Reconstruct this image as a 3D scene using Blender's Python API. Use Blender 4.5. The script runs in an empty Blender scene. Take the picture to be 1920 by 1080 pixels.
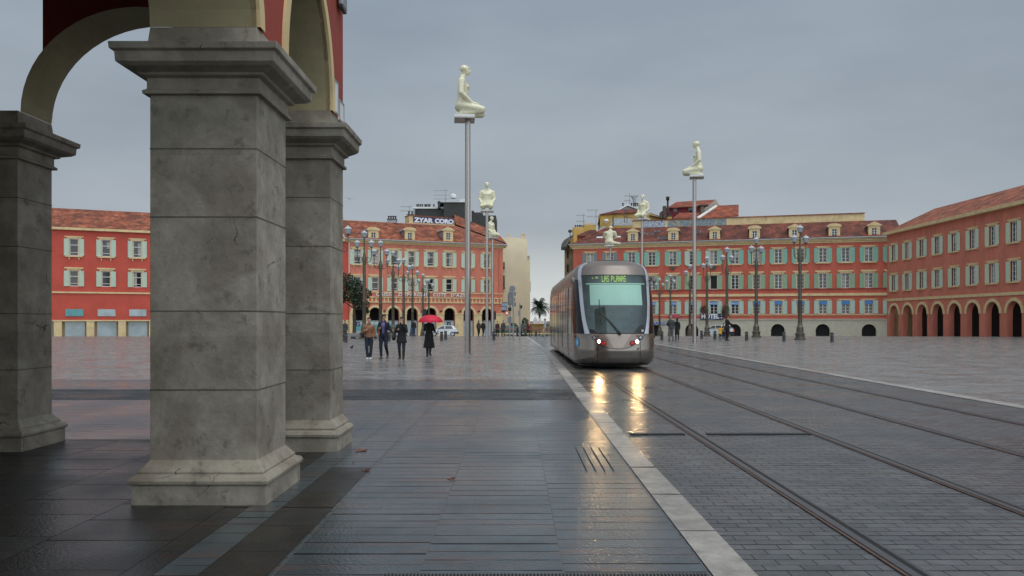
import bpy, bmesh, math, random
from mathutils import Vector, Matrix
random.seed(7)
PI = math.pi
SC = bpy.context.scene
COL = SC.collection
# ------------------------------------------------------------------ camera
CAMH = 1.55
cd = bpy.data.cameras.new('camera')
cam = bpy.data.objects.new('camera', cd); COL.objects.link(cam)
cam.location = (0, 0, CAMH); cam.rotation_euler = (PI/2, 0, 0)
cd.sensor_width = 36; cd.lens = 1500/1920*36
cd.shift_x = -5/1920; cd.shift_y = 60/1920
cd.clip_start = 0.05; cd.clip_end = 3000
SC.camera = cam
# ------------------------------------------------------------------ sky and sun
SUN_EL, SUN_AZ = math.radians(72), math.radians(135)      # azimuth clockwise from +Y: behind the camera, to the right
W = bpy.data.worlds.new("World"); SC.world = W; W.use_nodes = True
nt = W.node_tree; nt.nodes.clear(); N = nt.nodes; Lk = nt.links
out = N.new('ShaderNodeOutputWorld'); bg = N.new('ShaderNodeBackground'); bg.inputs[1].default_value = 0.1
Lk.new(bg.outputs[0], out.inputs[0])
sky = N.new('ShaderNodeTexSky'); sky.sky_type = 'NISHITA'; sky.sun_disc = False
sky.sun_elevation = SUN_EL; sky.sun_rotation = SUN_AZ
tc = N.new('ShaderNodeTexCoord'); sep = N.new('ShaderNodeSeparateXYZ'); Lk.new(tc.outputs['Generated'], sep.inputs[0])
def ramp(ntree, stops, interp='LINEAR'):
    r = ntree.nodes.new('ShaderNodeValToRGB'); e = r.color_ramp.elements; r.color_ramp.interpolation = interp
    while len(e) < len(stops): e.new(0.5)
    for i, (p, c) in enumerate(stops):
        e[i].position = p; e[i].color = (c[0], c[1], c[2], 1)
    return r
# cloud deck by elevation: paler low over the horizon, slate blue above
re = ramp(nt, [(0.0, (.95,.97,.96)), (0.085, (.66,.71,.73)), (0.115, (.52,.575,.63)), (0.24, (.435,.50,.565)), (0.36, (.39,.462,.54)), (0.7, (.42,.48,.53)), (1.0, (.6,.63,.66))])
Lk.new(sep.outputs[2], re.inputs[0])
mp = N.new('ShaderNodeMapping'); mp.inputs['Scale'].default_value = (1.5, 1.5, 4.5); Lk.new(tc.outputs['Generated'], mp.inputs[0])
nz = N.new('ShaderNodeTexNoise'); nz.inputs['Scale'].default_value = 1.6; nz.inputs['Detail'].default_value = 5; nz.inputs['Roughness'].default_value = .5
Lk.new(mp.outputs[0], nz.inputs['Vector'])
rn = ramp(nt, [(0.3, (.84,.855,.87)), (0.5, (1.0,1.0,1.0)), (0.68, (1.15,1.14,1.12))]); Lk.new(nz.outputs[0], rn.inputs[0])
m1 = N.new('ShaderNodeMix'); m1.data_type = 'RGBA'; m1.blend_type = 'MULTIPLY'; m1.inputs[0].default_value = 1
Lk.new(re.outputs[0], m1.inputs[6]); Lk.new(rn.outputs[0], m1.inputs[7])
# added sky brightness low behind the camera, apart from the sun, to lift facades
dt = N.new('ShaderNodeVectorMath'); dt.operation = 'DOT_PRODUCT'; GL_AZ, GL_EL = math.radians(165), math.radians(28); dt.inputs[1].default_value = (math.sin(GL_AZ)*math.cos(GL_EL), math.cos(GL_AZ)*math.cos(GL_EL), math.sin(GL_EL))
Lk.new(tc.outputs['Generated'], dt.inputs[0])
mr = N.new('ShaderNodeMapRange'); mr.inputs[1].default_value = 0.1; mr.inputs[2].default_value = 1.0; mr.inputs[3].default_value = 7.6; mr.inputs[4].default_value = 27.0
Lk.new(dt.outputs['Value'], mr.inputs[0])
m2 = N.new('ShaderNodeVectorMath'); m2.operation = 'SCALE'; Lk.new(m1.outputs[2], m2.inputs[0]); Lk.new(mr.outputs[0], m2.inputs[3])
m3 = N.new('ShaderNodeMix'); m3.data_type = 'RGBA'; m3.inputs[0].default_value = .94
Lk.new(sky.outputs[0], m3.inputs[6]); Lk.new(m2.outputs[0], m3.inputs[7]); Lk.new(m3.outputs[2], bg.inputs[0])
sl = bpy.data.lights.new('sun', 'SUN'); sl.energy = 1.1; sl.angle = math.radians(35); sl.color = (1.0, .96, .9)
sun = bpy.data.objects.new('sun', sl); COL.objects.link(sun)
sun.rotation_euler = Vector((math.sin(SUN_AZ)*math.cos(SUN_EL), math.cos(SUN_AZ)*math.cos(SUN_EL), math.sin(SUN_EL))).to_track_quat('Z', 'Y').to_euler()
SC.view_settings.view_transform = 'Standard'; SC.view_settings.look = 'None'
SC.view_settings.exposure = 0.0; SC.view_settings.gamma = 1
# ------------------------------------------------------------------ materials
def _nn(t, k, **kw):
    n = t.nodes.new(k)
    for a, b in kw.items(): setattr(n, a, b)
    return n
def mat(name, col, rough=.6, metal=0., var=.12, scale=2., bump=0., bscale=30., spec=.5, emit=None, estr=0, stain=None, stain_amt=.5, stain_scale=.6, coat=0, vec=(1,1,1), alpha=1):
    m = bpy.data.materials.new(name); m.use_nodes = True; t = m.node_tree; b = t.nodes['Principled BSDF']
    b.inputs['Roughness'].default_value = rough; b.inputs['Metallic'].default_value = metal; b.inputs['Specular IOR Level'].default_value = spec
    b.inputs['Coat Weight'].default_value = coat; b.inputs['Coat Roughness'].default_value = .08
    tcn = _nn(t, 'ShaderNodeTexCoord'); mpn = _nn(t, 'ShaderNodeMapping'); mpn.inputs['Scale'].default_value = vec
    t.links.new(tcn.outputs['Object'], mpn.inputs[0])
    n1 = _nn(t, 'ShaderNodeTexNoise'); n1.inputs['Scale'].default_value = scale; n1.inputs['Detail'].default_value = 8; n1.inputs['Roughness'].default_value = .65
    t.links.new(mpn.outputs[0], n1.inputs['Vector'])
    a = [max(0, c*(1-var*1.6)) for c in col]; c2 = [min(1, c*(1+var)) for c in col]
    r = ramp(t, [(.3, a), (.7, c2)]); t.links.new(n1.outputs[0], r.inputs[0]); cout = r.outputs[0]
    if stain:
        n2 = _nn(t, 'ShaderNodeTexNoise'); n2.inputs['Scale'].default_value = stain_scale; n2.inputs['Detail'].default_value = 9; n2.inputs['Roughness'].default_value = .7
        t.links.new(mpn.outputs[0], n2.inputs['Vector'])
        r2 = ramp(t, [(.5, (0,0,0)), (.68, (stain_amt,)*3)]); t.links.new(n2.outputs[0], r2.inputs[0])
        mx = _nn(t, 'ShaderNodeMix', data_type='RGBA'); t.links.new(r2.outputs[0], mx.inputs[0]); t.links.new(cout, mx.inputs[6]); mx.inputs[7].default_value = (*stain, 1); cout = mx.outputs[2]
    t.links.new(cout, b.inputs['Base Color'])
    if bump:
        n3 = _nn(t, 'ShaderNodeTexNoise'); n3.inputs['Scale'].default_value = bscale; n3.inputs['Detail'].default_value = 6
        t.links.new(mpn.outputs[0], n3.inputs['Vector'])
        bp = _nn(t, 'ShaderNodeBump'); bp.inputs['Strength'].default_value = bump; bp.inputs['Distance'].default_value = .02
        t.links.new(n3.outputs[0], bp.inputs['Height']); t.links.new(bp.outputs[0], b.inputs['Normal'])
    if emit:
        b.inputs['Emission Color'].default_value = (*emit, 1); b.inputs['Emission Strength'].default_value = estr
    return m
def M2(name, build):
    m = bpy.data.materials.new(name); m.use_nodes = True; t = m.node_tree
    build(t, t.nodes['Principled BSDF'], t.nodes['Material Output']); return m
def math_(t, op, a, b=None):
    n = _nn(t, 'ShaderNodeMath', operation=op)
    for i, v in enumerate((a, b)):
        if v is None: continue
        if isinstance(v, (int, float)): n.inputs[i].default_value = v
        else: t.links.new(v, n.inputs[i])
    return n.outputs[0]
def paving(name, cw, rh, x0, c_lo, c_hi, rough, joint=(.012, .012, .013), jw=.006, red=0., jitter=.35, bump=.35, shift=1.37, rv=.14, jitx=0., ripple=.25, jx_light=False, lobe=0., wave=.006):
    """slabs in columns cw wide with cross joints about every rh; every slab has its own tone and polish, wet"""
    def build(t, b, o):
        tcn = _nn(t, 'ShaderNodeTexCoord'); s = _nn(t, 'ShaderNodeSeparateXYZ'); t.links.new(tcn.outputs['Object'], s.inputs[0])
        x, y = s.outputs[0], s.outputs[1]
        u = math_(t, 'DIVIDE', math_(t, 'SUBTRACT', x, x0), cw)
        if jitx:    # courses run across, head joints staggered
            rr = math_(t, 'FLOOR', math_(t, 'DIVIDE', y, rh)); u = math_(t, 'ADD', u, math_(t, 'MULTIPLY', rr, jitx))
        cu = math_(t, 'FLOOR', u)
        cb = _nn(t, 'ShaderNodeCombineXYZ'); t.links.new(math_(t, 'MULTIPLY', cu, 3.7), cb.inputs[0]); t.links.new(y, cb.inputs[1])
        nz_ = _nn(t, 'ShaderNodeTexNoise'); nz_.inputs['Scale'].default_value = 1.7; nz_.inputs['Detail'].default_value = 2; t.links.new(cb.outputs[0], nz_.inputs['Vector'])
        yy = math_(t, 'ADD', math_(t, 'ADD', y, math_(t, 'MULTIPLY', cu, 0 if jitx else shift)), math_(t, 'MULTIPLY', nz_.outputs[0], 0 if jitx else jitter))
        v = math_(t, 'DIVIDE', yy, rh); cv = math_(t, 'FLOOR', v)
        fu = math_(t, 'FRACT', u); fv = math_(t, 'FRACT', v)
        du = math_(t, 'MULTIPLY', math_(t, 'MINIMUM', fu, math_(t, 'SUBTRACT', 1, fu)), cw)
        dv = math_(t, 'MULTIPLY', math_(t, 'MINIMUM', fv, math_(t, 'SUBTRACT', 1, fv)), rh)
        wn = _nn(t, 'ShaderNodeTexWhiteNoise', noise_dimensions='2D'); c2 = _nn(t, 'ShaderNodeCombineXYZ'); t.links.new(cu, c2.inputs[0]); t.links.new(cv, c2.inputs[1]); t.links.new(c2.outputs[0], wn.inputs['Vector'])
        # joint width wanders; some joints nearly close
        nj = _nn(t, 'ShaderNodeTexNoise'); nj.inputs['Scale'].default_value = 1.7; nj.inputs['Detail'].default_value = 3; t.links.new(tcn.outputs['Object'], nj.inputs['Vector'])
        jwv = math_(t, 'MULTIPLY', math_(t, 'SUBTRACT', math_(t, 'MULTIPLY', nj.outputs[0], 2.6), .45), jw)
        rw = _nn(t, 'ShaderNodeTexWhiteNoise', noise_dimensions='1D'); t.links.new(math_(t, 'ADD', math_(t, 'FLOOR', math_(t, 'ADD', v, .5)), math_(t, 'MULTIPLY', cu, 0 if jitx else 7.3)), rw.inputs['W'])
        jwv2 = math_(t, 'MULTIPLY', jwv, math_(t, 'ADD', math_(t, 'MULTIPLY', math_(t, 'POWER', rw.outputs['Value'], 1.3), 1.6), .55))
        jv = math_(t, 'LESS_THAN', dv, jwv2); ju = math_(t, 'LESS_THAN', du, jw*.6)
        jm = math_(t, 'MAXIMUM', jv, ju)
        r = ramp(t, [(0, c_lo), (1, c_hi)]); t.links.new(wn.outputs['Value'], r.inputs[0])
        n1 = _nn(t, 'ShaderNodeTexNoise'); n1.inputs['Scale'].default_value = 5; n1.inputs['Detail'].default_value = 9; n1.inputs['Roughness'].default_value = .7; t.links.new(tcn.outputs['Object'], n1.inputs['Vector'])
        r1 = ramp(t, [(.3, (.6,.6,.6)), (.75, (1.4,1.4,1.4))]); t.links.new(n1.outputs[0], r1.inputs[0])
        mx = _nn(t, 'ShaderNodeMix', data_type='RGBA', blend_type='MULTIPLY'); mx.inputs[0].default_value = 1
        t.links.new(r.outputs[0], mx.inputs[6]); t.links.new(r1.outputs[0], mx.inputs[7]); c = mx.outputs[2]
        if red:
            mpr = _nn(t, 'ShaderNodeMapping'); mpr.inputs['Scale'].default_value = (1.0, 4.5, 1); t.links.new(tcn.outputs['Object'], mpr.inputs[0])
            n2 = _nn(t, 'ShaderNodeTexNoise'); n2.inputs['Scale'].default_value = .9; n2.inputs['Detail'].default_value = 10; n2.inputs['Roughness'].default_value = .72; t.links.new(mpr.outputs[0], n2.inputs['Vector'])
            r2 = ramp(t, [(.53, (0,0,0)), (.66, (red,)*3)]); t.links.new(n2.outputs[0], r2.inputs[0])
            m_ = _nn(t, 'ShaderNodeMix', data_type='RGBA'); t.links.new(r2.outputs[0], m_.inputs[0]); t.links.new(c, m_.inputs[6]); m_.inputs[7].default_value = (.13, .045, .028, 1); c = m_.outputs[2]
        mj = _nn(t, 'ShaderNodeMix', data_type='RGBA'); t.links.new(jv, mj.inputs[0]); t.links.new(c, mj.inputs[6]); mj.inputs[7].default_value = (*joint, 1)
        mk = _nn(t, 'ShaderNodeMix', data_type='RGBA'); t.links.new(ju, mk.inputs[0]); t.links.new(mj.outputs[2], mk.inputs[6]); mk.inputs[7].default_value = (.11,.11,.105,1) if jx_light else (*joint, 1)
        t.links.new(mk.outputs[2], b.inputs['Base Color'])
        # puddled film: roughness by patch + by slab
        n4 = _nn(t, 'ShaderNodeTexNoise'); n4.inputs['Scale'].default_value = .7; n4.inputs['Detail'].default_value = 6; t.links.new(tcn.outputs['Object'], n4.inputs['Vector'])
        r4 = ramp(t, [(.36, (rough-rv,)*3), (.64, (rough+rv,)*3)]); t.links.new(n4.outputs[0], r4.inputs[0])
        rs = math_(t, 'ADD', r4.outputs[0], math_(t, 'MULTIPLY', math_(t, 'SUBTRACT', wn.outputs['Value'], .5), rv*.9))
        t.links.new(math_(t, 'MAXIMUM', math_(t, 'MAXIMUM', rs, math_(t, 'MULTIPLY', jm, .6)), .05), b.inputs['Roughness'])
        b.inputs['Specular IOR Level'].default_value = .5; b.inputs['IOR'].default_value = 1.36
        # bump: joints, dimples, slightly tipped slabs
        n5 = _nn(t, 'ShaderNodeTexNoise'); n5.inputs['Scale'].default_value = 38; n5.inputs['Detail'].default_value = 4; t.links.new(tcn.outputs['Object'], n5.inputs['Vector'])
        n6 = _nn(t, 'ShaderNodeTexNoise'); n6.inputs['Scale'].default_value = 3.2; n6.inputs['Detail'].default_value = 3; t.links.new(tcn.outputs['Object'], n6.inputs['Vector'])
        tilt = math_(t, 'MULTIPLY', math_(t, 'MULTIPLY', math_(t, 'SUBTRACT', wn.outputs['Value'], .5), fv), rh*.014)
        h = math_(t, 'ADD', math_(t, 'ADD', math_(t, 'MULTIPLY', n5.outputs[0], .0016*ripple/.25), math_(t, 'MULTIPLY', n6.outputs[0], wave)), tilt)
        h = math_(t, 'SUBTRACT', h, math_(t, 'MULTIPLY', jm, .006))
        bp = _nn(t, 'ShaderNodeBump'); bp.inputs['Strength'].default_value = bump; bp.inputs['Distance'].default_value = 1
        t.links.new(h, bp.inputs['Height']); t.links.new(bp.outputs[0], b.inputs['Normal'])
        dry = math_(t, 'SUBTRACT', 1, math_(t, 'MULTIPLY', jm, .7)); t.links.new(math_(t, 'MULTIPLY', dry, .5), b.inputs['Specular IOR Level'])
        if lobe: t.links.new(math_(t, 'MULTIPLY', dry, lobe), b.inputs['Coat Weight']); r5 = ramp(t, [(.42, (.07,)*3), (.58, (.27,)*3)]); t.links.new(n4.outputs[0], r5.inputs[0]); t.links.new(r5.outputs[0], b.inputs['Coat Roughness']); b.inputs['Coat IOR'].default_value = 1.33; t.links.new(bp.outputs[0], b.inputs['Coat Normal'])
    return M2(name, build)
def old_stone(name, base, brown, seed=0.):
    def build(t, b, o):
        tcn = _nn(t, 'ShaderNodeTexCoord'); V = tcn.outputs['Object']
        def noise(sc, det=8, ro=.65, dist=0.):
            n = _nn(t, 'ShaderNodeTexNoise'); n.inputs['Scale'].default_value = sc; n.inputs['Detail'].default_value = det; n.inputs['Roughness'].default_value = ro; n.inputs['Distortion'].default_value = dist; t.links.new(V, n.inputs['Vector']); return n.outputs[0]
        def mixc(f, a, c, mode='MIX'):
            m_ = _nn(t, 'ShaderNodeMix', data_type='RGBA', blend_type=mode)
            if isinstance(f, float): m_.inputs[0].default_value = f
            else: t.links.new(f, m_.inputs[0])
            for i, v in ((6, a), (7, c)):
                if isinstance(v, tuple): m_.inputs[i].default_value = (*v, 1)
                else: t.links.new(v, m_.inputs[i])
            return m_.outputs[2]
        r0 = ramp(t, [(.32, [c*.72 for c in base]), (.5, base), (.68, [c*1.28 for c in base])]); t.links.new(noise(3.5), r0.inputs[0])
        # every block its own tone (courses about 0.75 m)
        s = _nn(t, 'ShaderNodeSeparateXYZ'); t.links.new(V, s.inputs[0])
        wn = _nn(t, 'ShaderNodeTexWhiteNoise', noise_dimensions='1D'); t.links.new(math_(t, 'FLOOR', math_(t, 'DIVIDE', math_(t, 'ADD', s.outputs[2], .13), .77)), wn.inputs['W'])
        rb = ramp(t, [(0, (.88,.88,.87)), (1, (1.08,1.08,1.08))]); t.links.new(wn.outputs['Value'], rb.inputs[0])
        c = mixc(1., r0.outputs[0], rb.outputs[0], 'MULTIPLY')
        r1 = ramp(t, [(.47, (0,0,0)), (.60, (.5,.5,.5))]); t.links.new(noise(1.3, 7, .6, .6), r1.inputs[0]); c = mixc(r1.outputs[0], c, brown)
        r2 = ramp(t, [(.56, (0,0,0)), (.64, (.5,.5,.5))]); t.links.new(noise(5., 9, .7), r2.inputs[0]); c = mixc(r2.outputs[0], c, tuple(x*.55 for x in brown))
        vo = _nn(t, 'ShaderNodeTexVoronoi', feature='DISTANCE_TO_EDGE'); vo.inputs['Scale'].default_value = 1.25
        nv = _nn(t, 'ShaderNodeTexNoise'); nv.inputs['Scale'].default_value = 3.; nv.inputs['Detail'].default_value = 5; t.links.new(V, nv.inputs['Vector'])
        va = _nn(t, 'ShaderNodeVectorMath', operation='ADD'); vs_ = _nn(t, 'ShaderNodeVectorMath', operation='SCALE'); vs_.inputs[3].default_value = .55; t.links.new(nv.outputs['Color'], vs_.inputs[0]); t.links.new(V, va.inputs[0]); t.links.new(vs_.outputs[0], va.inputs[1]); t.links.new(va.outputs[0], vo.inputs['Vector'])
        gate = ramp(t, [(.56, (0,0,0)), (.60, (1,1,1))]); t.links.new(noise(1.0, 3), gate.inputs[0])
        crack = math_(t, 'MULTIPLY', math_(t, 'LESS_THAN', vo.outputs['Distance'], .006), gate.outputs[0])
        c = mixc(crack, c, (.03,.025,.02)); t.links.new(c, b.inputs['Base Color']); b.inputs['Roughness'].default_value = .72
        h = math_(t, 'ADD', math_(t, 'MULTIPLY', noise(14., 8, .7), .02), math_(t, 'MULTIPLY', noise(2.5, 4), .02)); h = math_(t, 'SUBTRACT', h, math_(t, 'MULTIPLY', crack, .01))
        bp = _nn(t, 'ShaderNodeBump'); bp.inputs['Strength'].default_value = .45; bp.inputs['Distance'].default_value = 1; t.links.new(h, bp.inputs['Height']); t.links.new(bp.outputs[0], b.inputs['Normal'])
    return M2(name, build)
def tiles(name, c1, c2, c3, pitch=.22):
    def build(t, b, o):
        tcn = _nn(t, 'ShaderNodeTexCoord')
        vo = _nn(t, 'ShaderNodeTexVoronoi'); vo.inputs['Scale'].default_value = 2.4; t.links.new(tcn.outputs['Object'], vo.inputs['Vector'])
        sp = _nn(t, 'ShaderNodeSeparateColor'); t.links.new(vo.outputs['Color'], sp.inputs[0])
        r = ramp(t, [(0, c1), (.5, c2), (1, c3)]); t.links.new(sp.outputs[0], r.inputs[0])
        n1 = _nn(t, 'ShaderNodeTexNoise'); n1.inputs['Scale'].default_value = .8; n1.inputs['Detail'].default_value = 8; t.links.new(tcn.outputs['Object'], n1.inputs['Vector'])
        r1 = ramp(t, [(.32, (.42,.42,.45)), (.66, (1.3,1.22,1.15))]); t.links.new(n1.outputs[0], r1.inputs[0])
        mx = _nn(t, 'ShaderNodeMix', data_type='RGBA', blend_type='MULTIPLY'); mx.inputs[0].default_value = 1
        t.links.new(r.outputs[0], mx.inputs[6]); t.links.new(r1.outputs[0], mx.inputs[7])
        s = _nn(t, 'ShaderNodeSeparateXYZ'); t.links.new(tcn.outputs['Object'], s.inputs[0])
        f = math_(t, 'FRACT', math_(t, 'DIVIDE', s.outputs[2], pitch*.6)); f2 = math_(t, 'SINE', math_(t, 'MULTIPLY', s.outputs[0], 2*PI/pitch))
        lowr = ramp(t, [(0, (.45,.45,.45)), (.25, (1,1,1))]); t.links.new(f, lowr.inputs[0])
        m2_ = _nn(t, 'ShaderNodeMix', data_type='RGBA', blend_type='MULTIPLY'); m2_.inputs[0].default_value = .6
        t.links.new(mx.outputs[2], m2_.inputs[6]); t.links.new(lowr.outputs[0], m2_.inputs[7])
        t.links.new(m2_.outputs[2], b.inputs['Base Color'])
        h = math_(t, 'ADD', math_(t, 'MULTIPLY', f, -.03), math_(t, 'MULTIPLY', f2, .03))
        bp = _nn(t, 'ShaderNodeBump'); bp.inputs['Strength'].default_value = .8; bp.inputs['Distance'].default_value = 1
        t.links.new(h, bp.inputs['Height']); t.links.new(bp.outputs[0], b.inputs['Normal'])
        b.inputs['Roughness'].default_value = .7
    return M2(name, build)
def louvre(name, col):
    def build(t, b, o):
        tcn = _nn(t, 'ShaderNodeTexCoord'); s = _nn(t, 'ShaderNodeSeparateXYZ'); t.links.new(tcn.outputs['Object'], s.inputs[0])
        f = math_(t, 'FRACT', math_(t, 'MULTIPLY', s.outputs[2], 11))
        r = ramp(t, [(0, [c*.55 for c in col]), (.3, col), (1, [min(1, c*1.1) for c in col])]); t.links.new(f, r.inputs[0]); t.links.new(r.outputs[0], b.inputs['Base Color'])
        bp = _nn(t, 'ShaderNodeBump'); bp.inputs['Distance'].default_value = .03; t.links.new(f, bp.inputs['Height']); t.links.new(bp.outputs[0], b.inputs['Normal']); b.inputs['Roughness'].default_value = .55
    return M2(name, build)
def glassy(name, tint, transp=.5, refl=.3, rough=.03):
    def build(t, b, o):
        tr = _nn(t, 'ShaderNodeBsdfTransparent'); tr.inputs[0].default_value = (*tint, 1)
        gl = _nn(t, 'ShaderNodeBsdfGlossy'); gl.inputs['Roughness'].default_value = rough; gl.inputs[0].default_value = (.85, .95, .95, 1)
        fr = _nn(t, 'ShaderNodeFresnel'); fr.inputs[0].default_value = 1.5
        ad = math_(t, 'ADD', fr.outputs[0], refl)
        df = _nn(t, 'ShaderNodeBsdfDiffuse'); df.inputs[0].default_value = (*[c*.3 for c in tint], 1)
        mx = _nn(t, 'ShaderNodeMixShader'); mx.inputs[0].default_value = transp; t.links.new(df.outputs[0], mx.inputs[1]); t.links.new(tr.outputs[0], mx.inputs[2])
        m_ = _nn(t, 'ShaderNodeMixShader'); t.links.new(ad, m_.inputs[0]); t.links.new(mx.outputs[0], m_.inputs[1]); t.links.new(gl.outputs[0], m_.inputs[2])
        t.links.new(m_.outputs[0], o.inputs[0])
    return M2(name, build)
# ------------------------------------------------------------------ mesh helpers
class MB:
    def __init__(s): s.v = []; s.f = []; s.sm = []
    def add(s, vs, fs, smooth=False):
        b = len(s.v); s.v += [tuple(v) for v in vs]
        for f in fs: s.f.append([b+i for i in f]); s.sm.append(smooth)
        return s
    def box(s, x0, x1, y0, y1, z0, z1, M=None):
        vs = [Vector((x, y, z)) for z in (z0, z1) for y in (y0, y1) for x in (x0, x1)]
        if M: vs = [M @ v for v in vs]
        return s.add(vs, [(0,2,3,1), (4,5,7,6), (0,1,5,4), (2,6,7,3), (0,4,6,2), (1,3,7,5)])
    def prism(s, pts, y0, y1, axis='y', M=None):     # pts: 2D loop extruded along an axis; y: pts=(x,z)
        n = len(pts)
        mk = {'y': lambda a, b, c: (a, c, b), 'x': lambda a, b, c: (c, a, b), 'z': lambda a, b, c: (a, b, c)}[axis]
        vs = [Vector(mk(a, b, y0)) for a, b in pts] + [Vector(mk(a, b, y1)) for a, b in pts]
        if M: vs = [M @ v for v in vs]
        return s.add(vs, [list(range(n)), list(range(2*n-1, n-1, -1))] + [(i, n+i, n+(i+1) % n, (i+1) % n) for i in range(n)])
    def tube(s, pts, r, n=8, caps=True, smooth=True):  # r scalar or list
        pts = [Vector(p) for p in pts]; rr = r if isinstance(r, (list, tuple)) else [r]*len(pts)
        vs = []; prev = None
        for i, p in enumerate(pts):
            d = (pts[min(i+1, len(pts)-1)] - pts[max(i-1, 0)]).normalized()
            a = d.cross(Vector((0, 0, 1)) if abs(d.z) < .95 else Vector((1, 0, 0))).normalized() if prev is None else (prev - d*prev.dot(d)).normalized()
            prev = a; b = d.cross(a)
            for k in range(n): vs.append(p + (a*math.cos(2*PI*k/n) + b*math.sin(2*PI*k/n))*rr[i])
        fs = [(i*n+k, i*n+(k+1) % n, (i+1)*n+(k+1) % n, (i+1)*n+k) for i in range(len(pts)-1) for k in range(n)]
        s.add(vs, fs, smooth)
        if caps: b0 = len(s.v)-len(vs); s.f += [[b0+k for k in range(n-1, -1, -1)], [b0+(len(pts)-1)*n+k for k in range(n)]]; s.sm += [False, False]
        return s
    def lathe(s, prof, c=(0, 0, 0), n=16, smooth=True):  # prof: (r,z)
        vs = [(c[0]+r*math.cos(2*PI*k/n), c[1]+r*math.sin(2*PI*k/n), c[2]+z) for r, z in prof for k in range(n)]
        fs = [(i*n+k, i*n+(k+1) % n, (i+1)*n+(k+1) % n, (i+1)*n+k) for i in range(len(prof)-1) for k in range(n)]
        s.add(vs, fs, smooth); b0 = len(s.v)-len(vs)
        s.f += [[b0+k for k in range(n-1, -1, -1)], [b0+(len(prof)-1)*n+k for k in range(n)]]; s.sm += [False, False]
        return s
    def sq(s, x0, x1, y0, y1, prof, kb=1.):   # moulding profile (offset,z) carried round a rectangle
        vs = [];
        for o, z in prof: vs += [(x0-o, y0-o, z), (x1+o, y0-o, z), (x1+o, y1+o*kb, z), (x0-o, y1+o*kb, z)]
        fs = [(i*4+k, i*4+(k+1) % 4, i*4+4+(k+1) % 4, i*4+4+k) for i in range(len(prof)-1) for k in range(4)] + [(3, 2, 1, 0), [len(vs)-4+k for k in range(4)]]
        return s.add(vs, fs)
    def build(s, name, m, parent=None, bevel=0, **props):
        me = bpy.data.meshes.new(name); me.from_pydata(s.v, [], s.f)
        me.polygons.foreach_set('use_smooth', s.sm); me.materials.append(m); me.update()
        bm = bmesh.new(); bm.from_mesh(me); bmesh.ops.recalc_face_normals(bm, faces=bm.faces); bm.to_mesh(me); bm.free()
        if any(s.sm): me.set_sharp_from_angle(angle=math.radians(38))
        o = bpy.data.objects.new(name, me); COL.objects.link(o)
        if parent: o.parent = parent
        if bevel:
            md = o.modifiers.new('bevel', 'BEVEL'); md.width = bevel; md.segments = 2; md.limit_method = 'ANGLE'
        for k, v in props.items(): o[k] = v
        return o
def thing(name, label, cat, loc=(0, 0, 0), rz=0, group=None):
    o = bpy.data.objects.new(name, None); COL.objects.link(o); o.location = loc; o.rotation_euler = (0, 0, rz); o.empty_display_size = .3
    o['label'] = label; o['category'] = cat
    if group: o['group'] = group
    return o
def copy_tree(o, parent=None):
    c = o.copy(); COL.objects.link(c)
    if parent: c.parent = parent
    for ch in list(o.children): copy_tree(ch, c)
    return c
def copy_thing(o, loc, rz, label, group=None, scale=None):
    c = copy_tree(o); c.location = loc; c.rotation_euler = (0, 0, rz); c['label'] = label
    if group: c['group'] = group
    if scale: c.scale = (scale,)*3 if isinstance(scale, (int, float)) else scale
    return c
def text(body, size, m, parent, loc, rot=(PI/2, 0, 0), ext=.01, name='lettering', sx=1., align='CENTER', spacing=1., bold=0.):
    cu = bpy.data.curves.new(name, 'FONT'); cu.body = body; cu.size = size; cu.extrude = ext; cu.align_x = align; cu.space_character = spacing; cu.offset = bold
    to = bpy.data.objects.new(name, cu); COL.objects.link(to)
    dg = bpy.context.evaluated_depsgraph_get(); me = bpy.data.meshes.new_from_object(to.evaluated_get(dg)); bpy.data.objects.remove(to)
    me.materials.clear(); me.materials.append(m)
    o = bpy.data.objects.new(name, me); COL.objects.link(o); o.parent = parent; o.location = loc; o.rotation_euler = rot; o.scale = (sx, 1, 1)
    return o
F = 1500.
def P(px, py, d): return Vector(((px-965)/F*d, d, CAMH-(py-600)/F*d))
def gz(y):
    if y <= 74: return 0.
    if y <= 118: return max(-.81, -(y-74)*.81/44)
    return -.81
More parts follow.
